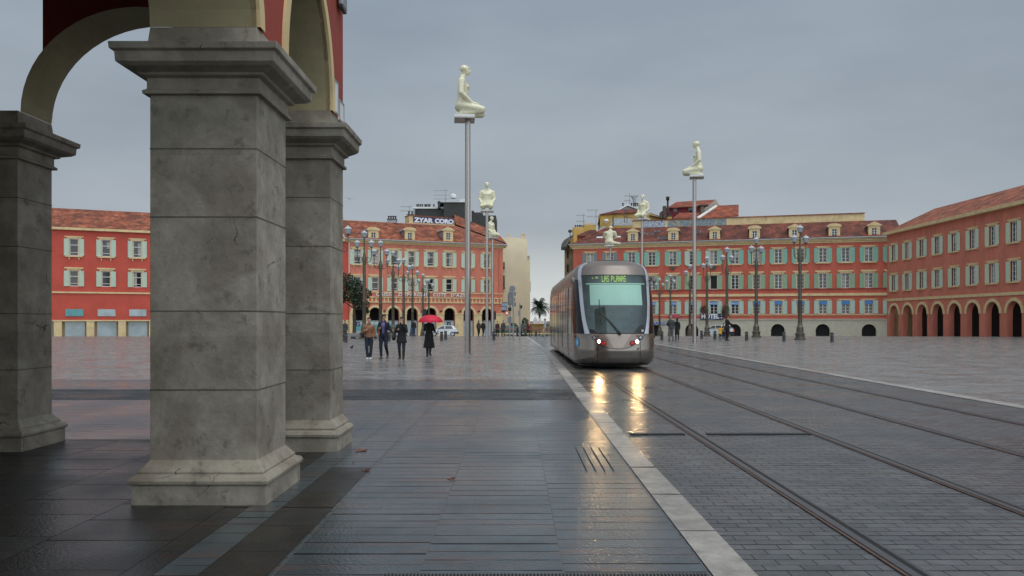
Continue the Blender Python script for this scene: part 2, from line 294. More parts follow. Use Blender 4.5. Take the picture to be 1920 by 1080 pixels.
# voxel-fused hulls: bodies, clothing, sculpture
_ico = None
def _sphere_pts():
    global _ico
    if _ico is None:
        b = bmesh.new(); bmesh.ops.create_icosphere(b, subdivisions=2, radius=1); _ico = [v.co.copy() for v in b.verts]; b.free()
    return _ico
def E(c, r, rot=None):
    r = (r, r, r) if isinstance(r, (int, float)) else r
    out_ = []
    for p in _sphere_pts():
        v = Vector((p.x*r[0], p.y*r[1], p.z*r[2]))
        if rot: v = rot @ v
        out_.append(v + Vector(c))
    return out_
def fused(name, hulls, m, parent, vox=.02, scale=1., smooth=3, keep=None, **props):
    """hulls: list of lists of ellipsoids (centre, radii); each list becomes one convex hull, all fused into one skin"""
    big = bmesh.new()
    for h in hulls:
        b = bmesh.new()
        for e in h:
            for p in E(*e): b.verts.new(p*scale)
        r = bmesh.ops.convex_hull(b, input=b.verts)
        bmesh.ops.delete(b, geom=[g for g in set(r['geom_interior']+r['geom_unused']) if isinstance(g, bmesh.types.BMVert)], context='VERTS')
        me = bpy.data.meshes.new('t'); b.to_mesh(me); b.free(); big.from_mesh(me); bpy.data.meshes.remove(me)
    me = bpy.data.meshes.new('t'); big.to_mesh(me); big.free()
    to = bpy.data.objects.new('t', me); COL.objects.link(to)
    md = to.modifiers.new('r', 'REMESH'); md.mode = 'VOXEL'; md.voxel_size = vox*scale; md.use_smooth_shade = True
    if smooth: s2 = to.modifiers.new('s', 'SMOOTH'); s2.iterations = smooth; s2.factor = .5
    dg = bpy.context.evaluated_depsgraph_get(); me2 = bpy.data.meshes.new_from_object(to.evaluated_get(dg)); bpy.data.objects.remove(to)
    me2.materials.clear(); me2.materials.append(m); me2.polygons.foreach_set('use_smooth', [True]*len(me2.polygons))
    me2.name = name
    o = bpy.data.objects.new(name, me2); COL.objects.link(o)
    if parent: o.parent = parent
    for k, v in props.items(): o[k] = v
    return o
# ------------------------------------------------------------------ materials of the place
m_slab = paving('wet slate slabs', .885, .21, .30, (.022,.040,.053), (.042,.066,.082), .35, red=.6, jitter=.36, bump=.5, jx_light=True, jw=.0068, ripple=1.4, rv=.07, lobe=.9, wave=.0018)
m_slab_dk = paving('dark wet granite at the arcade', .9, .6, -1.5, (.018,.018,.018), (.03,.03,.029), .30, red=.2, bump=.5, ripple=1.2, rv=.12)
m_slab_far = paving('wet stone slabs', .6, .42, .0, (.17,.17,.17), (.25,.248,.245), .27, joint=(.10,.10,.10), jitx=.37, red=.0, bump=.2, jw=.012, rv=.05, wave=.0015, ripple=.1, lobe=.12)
m_cob = paving('wet cobbles', .34, .27, 0, (.02,.025,.03), (.06,.068,.075), .42, joint=(.012,.013,.015), jitx=.43, jw=.022, bump=1., ripple=3., rv=.2, jx_light=True)
m_sett = paving('wet paving blocks of the track', .24, .115, 0, (.05,.055,.06), (.10,.105,.11), .34, joint=(.014,.015,.016), jitx=.5, jw=.0058, bump=.7, ripple=1.0, red=.12, lobe=.5, wave=.0025)
m_asph = mat('wet asphalt', (.07,.072,.075), .35, bump=.3, bscale=60)
m_kerb = paving('pale wet kerb stone', 5., 1.25, -2.0, (.31,.295,.27), (.37,.35,.32), .34, joint=(.05,.05,.045), jitter=.8, bump=.6, ripple=.9, rv=.12, jw=.012)
m_bench = mat('pale bench stone', (.26,.25,.235), .5, var=.2, scale=4)
m_rail = mat('rail steel', (.17,.15,.145), .28, metal=1, var=.2, bump=.1)
m_rust = mat('rail edge rust', (.10,.055,.04), .5, var=.3, scale=9)
m_blk = mat('black gap', (.008,.008,.008), .7)
m_stone = old_stone('weathered limestone', (.31,.275,.22), (.15,.115,.08))
m_stone_d = mat('dirty mortar', (.11,.10,.085), .8, var=.3, scale=3, bump=.7, bscale=20, stain=(.07,.06,.05), stain_amt=.8, stain_scale=1.1)
m_soffit = mat('yellow plaster soffit', (.33,.28,.16), .85, var=.15, scale=1.5, bump=.2, bscale=12)
m_redN = mat('red plaster', (.33,.052,.032), .8, var=.12, scale=1.2, bump=.2, bscale=14, stain=(.2,.05,.04), stain_amt=.5, stain_scale=1.1)
m_redL = mat('salmon red plaster', (.60,.19,.12), .8, var=.12, scale=.9, stain=(.36,.12,.09), stain_amt=.6, stain_scale=.8, bump=.1, vec=(1,1,.35))
m_redA = mat('bright red plaster', (.52,.08,.05), .8, var=.1, scale=.5)
m_redR = mat('deep red plaster', (.52,.115,.07), .8, var=.12, scale=.9, stain=(.30,.07,.05), stain_amt=.6, stain_scale=.8, bump=.1, vec=(1,1,.35))
m_cream = mat('cream stone trim', (.70,.53,.28), .75, var=.1, scale=1.5, stain=(.36,.27,.15), stain_amt=.5, stain_scale=1.2)
m_creamW = mat('cream plaster wall', (.90,.77,.52), .85, var=.05, scale=.25, stain=(.74,.62,.42), stain_amt=.5, stain_scale=.2, bump=.05)
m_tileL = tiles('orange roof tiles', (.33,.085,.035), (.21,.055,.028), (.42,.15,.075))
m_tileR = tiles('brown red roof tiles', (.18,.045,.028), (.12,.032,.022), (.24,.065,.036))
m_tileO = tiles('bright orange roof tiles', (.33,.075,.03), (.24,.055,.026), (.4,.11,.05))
m_shL = louvre('pale green louvres', (.72,.84,.66)); m_shR = louvre('turquoise louvres', (.32,.62,.49)); m_shP = louvre('faded green louvres', (.60,.78,.66)); m_shG = louvre('grey louvres', (.3,.31,.31)); m_shO = louvre('olive green louvres', (.38,.55,.36))
m_white = mat('white paint', (.75,.75,.72), .5, var=.05)
m_pane = mat('dark window pane', (.02,.023,.027), .08, spec=.6, var=.3, scale=.7)
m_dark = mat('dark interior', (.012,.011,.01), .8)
m_zinc = mat('zinc flashing', (.30,.32,.33), .45, metal=.3, var=.2)
m_dgrey = mat('dark slate cladding', (.045,.045,.043), .7, var=.2, scale=1.5)
m_yell = mat('yellow ochre plaster', (.56,.36,.1), .8, var=.1, scale=.7)
m_steel = mat('brushed steel', (.40,.36,.335), .32, metal=.85, var=.08, scale=5, vec=(1,1,.05))
m_fig = mat('off white resin', (.73,.69,.49), .35, var=.03, scale=2, spec=.5)
m_bronze = mat('brown green lamp post paint', (.11,.095,.07), .45, metal=.4, var=.2, scale=6)
m_lant = mat('frosted lantern glass', (.36,.39,.41), .25, var=.05)
m_boll = mat('dark grey bollard paint', (.055,.055,.06), .4, var=.15)
m_navy = mat('navy sign', (.02,.03,.09), .4); m_blue = mat('blue sign', (.05,.2,.5), .4)
m_black = mat('black metal', (.015,.015,.015), .4)
# ------------------------------------------------------------------ ground
def strip(name, xs, ys, m, dz=0., kind='structure'):
    """sheet over ys (with the ground profile); xs = function y -> (x0, x1)"""
    mb = MB(); n = len(ys); vs = []
    for y in ys:
        a, b = xs(y); vs += [(a, y, gz(y)+dz), (b, y, gz(y)+dz)]
    mb.add(vs, [(2*i, 2*i+1, 2*i+3, 2*i+2) for i in range(n-1)])
    o = mb.build(name, m)
    if kind: o['kind'] = kind
    return o
def lerp_tab(tab, y):
    if y <= tab[0][0]: return tab[0][1]
    for (a, b), (c, d) in zip(tab, tab[1:]):
        if y <= c: return b+(d-b)*(y-a)/(c-a)
    return tab[-1][1]
KL = [(0, 1.18), (14, 1.23), (28, 1.36), (39, 1.42), (50, 1.33), (64, 1.14), (75, .9), (95, 0.2), (120, -1.2)]
kl = lambda y: lerp_tab(KL, y)
kr = lambda y: lerp_tab([(0, 1.46), (10, 1.48), (17, 1.58), (39, 1.73), (64, 1.43), (75, 1.2), (95, .5), (120, -.9)], y)
RE = lambda y: 8.86 + (.0 if y < 60 else (y-60)*.02)
far = [15.5, 17.9, 28, 39, 50, 64.6]
prof = [-900, -60, 74, 80, 90, 100, 110, 118, 200, 1500]
strip('ground', lambda y: (-1500, 1500), prof, m_asph, -.03)
strip('pavement', lambda y: (-1.5, kl(y)), [-8, 0, 5, 10, 15.5], m_slab)
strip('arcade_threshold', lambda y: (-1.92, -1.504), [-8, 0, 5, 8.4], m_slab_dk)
strip('pavement_margin', lambda y: (-1.92, -1.504), [8.404, 15.5], m_slab)
strip('arcade_edge_strip', lambda y: (-2.2, -1.924), [-8, 0, 5, 10, 15.5], m_slab)
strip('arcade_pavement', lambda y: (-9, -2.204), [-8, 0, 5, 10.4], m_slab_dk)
strip('pavement_corner', lambda y: (-9, -2.204), [10.404, 15.5], m_slab)
strip('pavement_cobble_band', lambda y: (-60, kl(y)), [15.5, 17.9], m_cob)
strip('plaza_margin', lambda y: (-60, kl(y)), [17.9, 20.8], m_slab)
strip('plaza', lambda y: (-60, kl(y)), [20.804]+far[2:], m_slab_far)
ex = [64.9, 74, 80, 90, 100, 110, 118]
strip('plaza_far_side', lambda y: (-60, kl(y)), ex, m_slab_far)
strip('plaza_joint', lambda y: (-60, kl(y)), [64.6, 64.9], m_blk, -.004)
strip('kerb', lambda y: (kl(y)+.004, kr(y)), [-8, 0, 5, 10, 15.5] + far[1:] + ex[1:], m_kerb, .006)
strip('tram_track_bed', lambda y: (kr(y), RE(y)), [-8, 0, 5, 10, 15.5] + far[1:] + ex[1:], m_sett)
strip('kerb_beyond_track', lambda y: (RE(y), RE(y)+.32), [-8, 0, 64.6] + ex[1:], m_kerb, .006)
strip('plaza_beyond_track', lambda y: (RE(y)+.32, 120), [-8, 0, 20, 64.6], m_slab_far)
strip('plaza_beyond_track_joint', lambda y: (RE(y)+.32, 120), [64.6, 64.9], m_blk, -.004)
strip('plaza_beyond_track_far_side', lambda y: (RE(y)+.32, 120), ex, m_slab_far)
strip('pavement_inside_arcade', lambda y: (-60, -9), [-8, 15.5], m_slab)
# rails, each a steel head with a flangeway beside it
for rx, who in ((2.42, 'first rail from the kerb, bright with a headlight glint'), (4.08, 'second rail from the kerb, running under the tram'), (5.8, 'third rail from the kerb, rusty edged'), (7.52, 'fourth rail from the kerb, farthest from the pavement')):
    off = lambda y, rx=rx: rx - (0 if y < 45 else ((y-45)**2)*-.002)
    ysr = [-8, 5, 12, 20, 45, 55, 65, 74]
    t = thing('tram_rail', 'grooved steel ' + who, 'rail', (0, 0, 0), 0, 'tram rails in the paving')
    def rs(nm, a, b, m, dz):
        mb = MB(); vs = []
        for y in ysr: vs += [(off(y)+a, y, dz), (off(y)+b, y, dz)]
        mb.add(vs, [(2*i, 2*i+1, 2*i+3, 2*i+2) for i in range(len(ysr)-1)]); return mb.build(nm, m, t)
    rs('rail_head', -.03, .03, m_rail, .012); rs('groove', .034, .075, m_blk, .008); rs('guard', .078, .10, m_rail, .012); rs('rust_margin', -.062, -.033, m_rust, .008)
# slot drains
def grate(x0, x1, y, w, label, n):
    t = thing('drain_grate', label, 'drain', (0, 0, 0))
    mb = MB().box(x0, x1, y, y+w, .002, .009); mb.build('channel', m_blk, t)
    mb = MB()
    for i in range(n):
        a = x0+(x1-x0)*(i+.2)/n; mb.box(a, a+(x1-x0)*.45/n, y+.01, y+w-.01, .009, .016)
    mb.build('grille', m_asph, t)
grate(1.56, 2.3, 10.78, .12, 'slotted drain crossing the track bed between the kerb and the first rail', 36)
grate(2.6, 4.0, 10.78, .12, 'slotted drain crossing the track bed between the first two rails', 64)
grate(-.8, 1.17, 4.72, .14, 'slotted drain across the pavement at the bottom of the picture', 90)
t = thing('drain_cover', 'pavement drain cover with four long slots beside the headlight glint', 'drain cover')
for i in range(4):
    MB().box(.735+i*.093, .743+i*.093, 8.2, 9.7, .001, .006).build('slot', m_blk, t)
# fallen leaves
m_leafR = mat('wet fallen leaf', (.16,.04,.02), .4, var=.3, scale=20)
def leaf(px, py, s, rz, label):
    d = 1500*CAMH/(py-600); p = P(px, py, d)
    mb = MB(); pts = []
    for k in range(14):
        a = 2*PI*k/14; r = s*(1 if k % 2 else .62)*(1.2 if k == 0 else 1)
        pts.append((r*math.cos(a)*1.3, r*math.sin(a)*.8))
    vs = [(x, y, .012+.012*math.sin(x*40)) for x, y in pts]+[(x, y, .006) for x, y in pts]; n = 14
    mb.add(vs, [list(range(n)), list(range(2*n-1, n-1, -1))]+[(i, n+i, n+(i+1) % n, (i+1) % n) for i in range(n)])
    o = mb.build('fallen_leaf', m_leafR); o.location = (p.x, p.y, 0); o.rotation_euler = (0, 0, rz); o['label'] = label; o['category'] = 'leaf'; o['group'] = 'fallen leaves on the pavement'
leaf(677, 846, .075, 1.0, 'largest reddish fallen leaf, on the wet slabs beside the pier base')
leaf(686, 883, .035, .2, 'reddish fallen leaf nearer the camera than the large one, left of the slabs')
leaf(846, 899, .03, .5, 'small brown fallen leaf at the joint in mid pavement')
leaf(662, 868, .014, 2.2, 'tiny leaf scrap between the two red leaves by the pier')
# ------------------------------------------------------------------ near building with its arcade
X0, X1 = -3.1, -2.19
b = thing('arcade_building', 'red plastered building on stone arcade piers at the left edge', 'building')
def pier(y0, y1, x0=X0, x1=X1, m=m_stone, kb=1.):
    o = MB().sq(x0, x1, y0, y1, [(.11, -.02), (.11, .155), (.10, .16), (.13, .175), (.135, .205), (.115, .235), (.07, .25), (.075, .27), (.04, .31), (.012, .345), (0, .36), (0, 3.46), (.045, 3.462), (.05, 3.49), (.02, 3.51), (.02, 3.60), (.065, 3.615), (.075, 3.635), (.12, 3.65), (.165, 3.665), (.20, 3.69), (.205, 3.77), (.235, 3.785), (.24, 3.84), (.02, 3.86), (.0, 4.04)], kb).build('pier', m, b, bevel=.006)
    for z in (.95, 1.62, 2.42, 3.0):      # mortar joints
        MB().sq(x0, x1, y0, y1, [(.002, z), (.002, z+.011)]).build('mortar_joint', m_stone_d, o)
    return o
PY = [(-6.2, -5.3), (-2.0, -1.1), (1.55, 2.45), (6.8, 7.65), (9.5, 10.2)]
for a, c in PY: pier(a, c, kb=.1 if a > 9 else 1.)
pier(9.5, 10.2, -6.6, -5.9)
def ell_arch(mb, u0, u1, zs, ztop, rise, y0, y1, ax, n=28):
    """spandrel block between piers, opening = half ellipse on the springing line zs; ax 'x': the wall runs along world Y between x=y0..y1"""
    c = (u0+u1)/2; a = (u1-u0)/2
    pts = [(c-a*math.cos(PI*i/n), zs+rise*math.sin(PI*i/n)) for i in range(n+1)]
    for (p, q) in zip(pts, pts[1:]):
        if ax == 'x': f = lambda u, z, w: (w, u, z)
        else: f = lambda u, z, w: (u, w, z)
        for w in (y0, y1): mb.add([f(p[0], p[1], w), f(q[0], q[1], w), f(q[0], ztop, w), f(p[0], ztop, w)], [(0, 1, 2, 3)])
    return pts
wall = MB()
spans = [(PY[i][1], PY[i+1][0]) for i in range(4)]
ZT = 5.9
for (a, c) in spans:
    rise = 1.30; soff = MB(); trim = MB()
    pts = ell_arch(wall, a, c, 4.04, ZT, rise, X1, X1-.002, 'x')
    for p, q in zip(pts, pts[1:]):
        soff.add([(X0, p[0], p[1]), (X1-.002, p[0], p[1]), (X1-.002, q[0], q[1]), (X0, q[0], q[1])], [(0, 1, 2, 3)], True)
    # archivolt
    cc = (a+c)/2; aa = (c-a)/2; n = 28; w = .13
    for i in range(n):
        t0, t1 = PI*i/n, PI*(i+1)/n
        A = [(cc-aa*math.cos(t), 4.04+rise*math.sin(t)) for t in (t0, t1)]
        B = [(cc-(aa+w)*math.cos(t), 4.04+(rise+w)*math.sin(t)) for t in (t0, t1)]
        trim.add([(X1+.03, *A[0]), (X1+.03, *A[1]), (X1+.03, *B[1]), (X1+.03, *B[0]), (X1-.05, *A[0]), (X1-.05, *A[1]), (X1-.05, *B[1]), (X1-.05, *B[0])], [(0, 1, 2, 3), (0, 4, 5, 1), (3, 2, 6, 7)])
    soff.build('soffit', m_soffit, b); trim.build('archivolt', m_cream, b)
soff = MB()
for a, c in PY: wall.add([(X1, a, 4.04), (X1, c, 4.04), (X1, c, ZT), (X1, a, ZT)], [(0, 1, 2, 3)])
wall.box(X1-.3, X1, PY[0][0], 10.2, ZT, 13.5)
# far end wall with its own arch across the gallery
ell_arch(wall, -5.9, X0, 4.04, ZT, 1.25, 10.2, 10.0, 'y')
for i in range(28):
    cc, aa = (-5.9+X0)/2, (X0+5.9)/2; t0, t1 = PI*i/28, PI*(i+1)/28
    p, q = [(cc-aa*math.cos(t), 4.04+1.25*math.sin(t)) for t in (t0, t1)]
    soff.add([(p[0], 9.55, p[1]), (p[0], 10.19, p[1]), (q[0], 10.19, q[1]), (q[0], 9.55, q[1])], [(0, 1, 2, 3)], True)
wall.add([(X0, 10.2, 4.04), (X1, 10.2, 4.04), (X1, 10.2, ZT), (X0, 10.2, ZT)], [(0, 1, 2, 3)])
wall.box(-14, X1-.3, 10.05, 10.2, ZT, 13.5); wall.box(-14, -6.6, 10.05, 10.2, 0, ZT)
wall.build('wall', m_redN, b); soff.build('soffit', m_soffit, b)
MB().box(-6.75, -6.6, -6.2, 10.05, 0, 5.9).build('inner_wall', m_soffit, b)
MB().box(-6.6, X0+.001, -6.2, 10.0, 5.6, 5.75).build('ceiling', m_soffit, b)
MB().box(-14.4, X1+.5, -6.4, 10.85, 13.5, 13.8).build('roof_slab', m_cream, b)
MB().box(X0, X1-.002, -6.2, 10.0, 5.38, 5.58).build('lintel_beam', m_soffit, b)
# shop front inside the gallery
sf = MB()
for k in range(5): sf.box(-6.6, -6.52, -5.5+k*3, -3.2+k*3, .3, 3.1)
sf.build('shop_window', m_pane, b)
# plates and a wall box on the red plaster
def plate(y0, y1, z0, z1, label):
    t = thing('wall_plaque', label, 'plaque', (X1, (y0+y1)/2, z0), 0, 'white plaques on the red wall')
    h = (y1-y0)/2
    MB().box(0, .02, -h, h, 0, z1-z0).build('plate', m_white, t, bevel=.004)
    MB().box(.02, .026, -h, h, 0, .02).box(.02, .026, -h, h, z1-z0-.02, z1-z0).box(.02, .026, -h, -h+.02, .02, z1-z0-.02).box(.02, .026, h-.02, h, .02, z1-z0-.02).build('frame', m_zinc, t)
plate(9.62, 9.84, 4.06, 4.46, 'white framed plaque nearer the arch on the red corner wall')
plate(9.90, 10.17, 4.03, 4.29, 'smaller white framed plaque at the outer edge of the red corner wall')
t = thing('wall_lamp', 'grey box lamp fixed high on the red corner wall above the plaques', 'wall lamp', (X1, 9.93, 5.42))
MB().box(0, .05, -.04, .04, .1, .4).build('bracket', m_zinc, t); MB().box(.03, .085, -.13, .13, 0, .75).build('housing', m_zinc, t, bevel=.015); MB().box(.035, .08, -.12, .12, -.03, 0).build('lens', m_black, t)
# ------------------------------------------------------------------ facades
def holes_wall(mb, u0, u1, z0, z1, holes, depth=.3, y=0.):
    us = sorted({u0, u1, *[v for h in holes for v in h[:2]]}); zs = sorted({z0, z1, *[v for h in holes for v in h[2:4]]})
    for a, b_ in zip(us, us[1:]):
        run = None
        for c, d in zip(zs, zs[1:]):
            inside = any(h[0] <= a+1e-6 and b_-1e-6 <= h[1] and h[2] <= c+1e-6 and d-1e-6 <= h[3] for h in holes)
            if not inside: mb.add([(a, y, c), (b_, y, c), (b_, y, d), (a, y, d)], [(0, 1, 2, 3)])
    for h in holes:
        a, b_, c, d = h[:4]
        mb.add([(a, y, c), (b_, y, c), (b_, y, d), (a, y, d), (a, y+depth, c), (b_, y+depth, c), (b_, y+depth, d), (a, y+depth, d)],
               [(0, 1, 5, 4), (1, 2, 6, 5), (2, 3, 7, 6), (3, 0, 4, 7)])
def arch_row(mb, tr, cs, r, z0, zs, ztop, u0, u1, y=0., depth=.5, n=20, w=.32, m_proud=.06):
    """ground floor of round arches: wall above the openings, reveals, and archivolt into tr"""
    edges = [u0] + [v for c in cs for v in (c-r, c+r)] + [u1]
    for i in range(0, len(edges), 2):
        a, b_ = edges[i], edges[i+1]
        mb.add([(a, y, z0), (b_, y, z0), (b_, y, ztop), (a, y, ztop)], [(0, 1, 2, 3)])
        for q in (a, b_): mb.add([(q, y, z0), (q, y+depth, z0), (q, y+depth, zs), (q, y, zs)], [(0, 1, 2, 3)])
    for c in cs:
        pts = [(c-r*math.cos(PI*i/n), zs+r*math.sin(PI*i/n)) for i in range(n+1)]
        for p, q in zip(pts, pts[1:]):
            mb.add([(p[0], y, p[1]), (q[0], y, q[1]), (q[0], y, ztop), (p[0], y, ztop)], [(0, 1, 2, 3)])
            mb.add([(p[0], y, p[1]), (q[0], y, q[1]), (q[0], y+depth, q[1]), (p[0], y+depth, p[1])], [(0, 1, 2, 3)])
        o_ = [(c-(r+w)*math.cos(PI*i/n), zs+(r+w)*math.sin(PI*i/n)) for i in range(n+1)]
        yy = y-m_proud; vs = []
        for p, q in zip(pts, o_): vs += [(p[0], yy, p[1]), (q[0], yy, q[1]), (p[0], y+.02, p[1]), (q[0], y+.02, q[1])]
        fs = []
        for i in range(n):
            a = i*4; fs += [(a, a+1, a+5, a+4), (a, a+4, a+6, a+2), (a+1, a+3, a+7, a+5)]
        tr.append((vs, fs))
def win_proto(kind, w, h, msh, sw, sill=True, lintel=.3, brackets=False, cross=True, tall=False, opened=False, sign=False, surround=.12, msh2=None, name='window'):
    """casement with frame (part), pane, shutters, sill as sub-parts; origin at bottom centre of the opening"""
    mb = MB(); y = .14
    t_ = .07
    mb.box(-w/2, -w/2+t_, y, y+.08, 0, h).box(w/2-t_, w/2, y, y+.08, 0, h).box(-w/2+t_, w/2-t_, y, y+.08, 0, t_).box(-w/2+t_, w/2-t_, y, y+.08, h-t_, h)
    if not opened:
        if cross:
            mb.box(-.045, .045, y-.01, y+.07, t_, h-t_)
            for k in (1, 2, 3): mb.box(-w/2+t_, -.045, y+.01, y+.06, h*k/4-.018, h*k/4+.018).box(.045, w/2-t_, y+.01, y+.06, h*k/4-.018, h*k/4+.018)
        else:
            mb.box(-w/2+t_, w/2-t_, y, y+.06, h*.62, h*.62+.07).box(-w/2+t_, w/2-t_, y, y+.06, h*.18, h*.18+.05)
    f = mb.build(name, m_white)
    MB().box(-w/2, w/2, y+.1, y+.12, 0, h).build('pane', m_pane if not opened else m_dark, f)
    for i, s in enumerate((-1, 1)):
        sh = MB(); a = s*(w/2+surround*.4); b_ = s*(w/2+surround*.4+sw); x0, x1 = min(a, b_), max(a, b_)
        sh.box(x0, x1, -.075, -.035, .0, h)
        for zz in (0, h*.5-.035, h-.07): sh.box(x0-.005, x1+.005, -.09, -.03, zz, zz+.07)
        for xx in (x0, x1-.055): sh.box(xx-.006, xx+.061, -.088, -.032, .0, h)
        sh.build('shutter', (msh2 if (msh2 and i) else msh), f)
    tr = MB()
    if lintel: tr.box(-w/2-surround-.05, w/2+surround+.05, -.03, .02, h+.02, h+lintel*.55).box(-w/2-surround-.3, w/2+surround+.3, -.1 if lintel > .35 else -.05, .02, h+lintel*.55+.003, h+lintel)
    tr.box(-w/2-surround*.38, -w/2, -.032, .10, 0, h).box(w/2, w/2+surround*.38, -.032, .10, 0, h)
    tr.build('window_surround', m_cream, f)
    if sill:
        s2 = MB().box(-w/2-.45, w/2+.45, -.17, .1, -.16, -.02)
        if brackets:
            for s in (-1, 1): s2.prism([(-.14, -.16), (-.02, -.16), (-.02, -.5), (-.08, -.44)], s*(w/2+.05)-.06, s*(w/2+.05)+.06, 'x')
        s2.build('sill', m_cream, f)
    if sign:
        sg = MB().box(-w/2+.02, w/2-.02, -.02, .06, h-.52, h-.03).build('hotel_sign', m_blue, f)
    return f
m_curt = mat('window curtain', (.42,.41,.38), .9, var=.2, scale=5, vec=(6,1,.5)); RW = random.Random(21)
def place(proto, parent, u, z, y=0.):
    c = copy_tree(proto, parent); c.location = (u, y, z); r = RW.random()
    w = .38; h = 1.8
    if r < .38 and 'hotel' not in ''.join(q.name for q in proto.children):
        a, b_ = ((-w, -.06), (.06, w), (-w, w))[int(r*50) % 3]; lo = h*RW.choice((.08, .08, .55))
        MB().box(a, b_, .226, .236, lo, h-.05).build('curtain', m_curt, c)
    return c
def discard(o):
    for ch in list(o.children): discard(ch)
    bpy.data.objects.remove(o)
def dormer(parent, u, y0, z0, kind, w=1.45, h=1.55, mt=m_cream, side=1, depth=2.6):
    """dormer standing on the roof: front at y0, window, cheeks, little pediment"""
    mb = MB(); hw = w/2; ww, wh = .33, .95
    mb.box(-hw, -ww, -.06, .2, 0, h).box(ww, hw, -.06, .2, 0, h).box(-ww, ww, -.06, .2, 0, .3).box(-ww, ww, -.06, .2, .3+wh, h)
    f = mb.build('dormer', mt, parent); f.location = (u, y0, z0)
    if kind == 'arc':
        pts = [(-hw-.18, h)] + [((hw+.18)*-math.cos(PI*i/12), h+.1+.38*math.sin(PI*i/12)) for i in range(13)] + [(hw+.18, h)]
    else: pts = [(-hw-.2, h), (-hw-.2, h+.12), (0, h+.58), (hw+.2, h+.12), (hw+.2, h)]
    MB().prism(pts, -.16, .15).prism([(a*.7, h+.08+(z-h)*.62) for a, z in pts], -.19, -.165).build('pediment', mt, f)
    MB().prism([(a*.96, z-.03) for a, z in pts], .15, depth).build('dormer_roof', m_zinc, f)
    MB().box(-hw+.02, -hw+.06, .2, depth, 0, h).box(hw-.06, hw-.02, .2, depth, 0, h).build('cheek', m_zinc, f)
    MB().box(-ww, ww, .08, .1, .3, .3+wh).build('pane', m_pane, f)
    g = MB().box(-.03, .03, .02, .07, .3, .3+wh)
    for k in (1, 2): g.box(-ww, -.03, .03, .06, .3+wh*k/3-.015, .3+wh*k/3+.015).box(.03, ww, .03, .06, .3+wh*k/3-.015, .3+wh*k/3+.015)
    g.box(-ww, -ww+.05, .02, .07, .3, .3+wh).box(ww-.05, ww, .02, .07, .3, .3+wh)
    g.build('window_frame', m_white, f)
    return f
class Fac:
    def __init__(s, pA, dA, pB, dB):
        a, b_ = P(pA, 600, dA), P(pB, 600, dB); s.o = Vector((a.x, a.y, 0)); v = Vector((b_.x-a.x, b_.y-a.y, 0)); s.L = v.length; s.ang = math.atan2(v.y, v.x); s.u = v.normalized(); s.n = Vector((s.u.y, -s.u.x, 0))
    def U(s, px, off=0.):     # facade coordinate under image column px (off = distance behind the facade)
        k = (px-965)/F; o = s.o - s.n*off
        return (k*o.y-o.x)/(s.u.x-k*s.u.y)
    def D(s, px, off=0.): return (s.o - s.n*off + s.u*s.U(px, off)).y
    def Z(s, px, py, off=0.): return CAMH-(py-600)/F*s.D(px, off)
# ---------------------------------------------------------------- left building (bank in the arcades)
L = Fac(655, 108.5, 943, 118)
bl = thing('bank_building', 'salmon red arcaded building with pale green shutters and white lettering across its front', 'building', L.o, L.ang)
zc = 12.5                                        # cornice top
Z = lambda py: L.Z(807, py)
wx = [670.3, 703.7, 739.5, 771.7, 807.5, 842.5, 877.5, 913.3]; us = [L.U(p) for p in wx]
ax_ = [672, 703.3, 738, 773, 808, 843, 878.7, 913]; ua = [L.U(p) for p in ax_]
g0 = -.8; UR = L.L
rowA = (Z(499), Z(472.5)); rowB = (Z(547), Z(522.5)); ww = .92
mb = MB(); tr = []
holes = [(u-ww/2, u+ww/2, r[0], r[1]) for u in us for r in (rowA, rowB)]
zarch = Z(568.2)
holes_wall(mb, 0, UR, zarch, zc-.35, holes)
rA = .82; zspr = Z(588)
arch_row(mb, tr, ua, rA, g0, zspr, zarch, 0, UR)
mb.add([(UR, 0, g0), (UR, 12, g0), (UR, 12, zc-.35), (UR, 0, zc-.35)], [(0, 1, 2, 3)])
mb.build('wall', m_redL, bl)
t2 = MB()
for vs, fs in tr: t2.add(vs, fs)
t2.build('archivolt', m_cream, bl)
MB().box(-.6, UR+.45, -.45, .3, zc-.12, zc).box(-.5, UR+.3, -.3, .25, zc-.25, zc-.122).box(-.4, UR+.15, -.1, .2, zc-.42, zc-.252).box(UR+.02, UR+.3, .2, 12, zc-.4, zc-.1).build('cornice', m_cream, bl)
MB().tube([(-.7, -.49, zc+.05), (UR+.5, -.49, zc+.05)], .09).build('gutter', m_zinc, bl)
band = MB(); zb1, zb0 = Z(557.6), Z(567.8)
band.box(0, UR+.05, -.12, .02, zb1-.13, zb1+.02).box(0, UR+.05, -.12, .02, zb0-.04, zb0+.1).box(0, UR+.04, -.09, .02, Z(550), Z(548.5))
band.build('string_course', m_cream, bl)
bal = MB(); nb = 40
for i in range(nb): u = (i+.5)*UR/nb; bal.box(u-.09, u+.09, -.07, .02, zb0+.103, zb1-.133)
bal.build('baluster_frieze', m_cream, bl)
pil = MB()
edges = [0]+[v for c in ua for v in (c-rA, c+rA)]+[UR]
for i in range(0, len(edges), 2):
    a, c_ = edges[i], edges[i+1]; pil.box(a, c_, -.05, .02, g0, zspr-.1); pil.box(a-.05 if a > 0 else a, c_+.05, -.12, .3, zspr-.098, zspr+.06)
pil.box(UR-.55, UR+.06, -.07, -.052, g0, zspr-.12)
pil.build('arcade_pier', m_cream, bl)
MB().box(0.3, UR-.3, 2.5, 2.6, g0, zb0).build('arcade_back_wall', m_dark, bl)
m_shopg = mat('pale lit shop glass', (.30,.36,.37), .15, var=.25, scale=.6, emit=(.5,.62,.64), estr=.12); m_teal = mat('teal shop poster', (.1,.32,.33), .3)
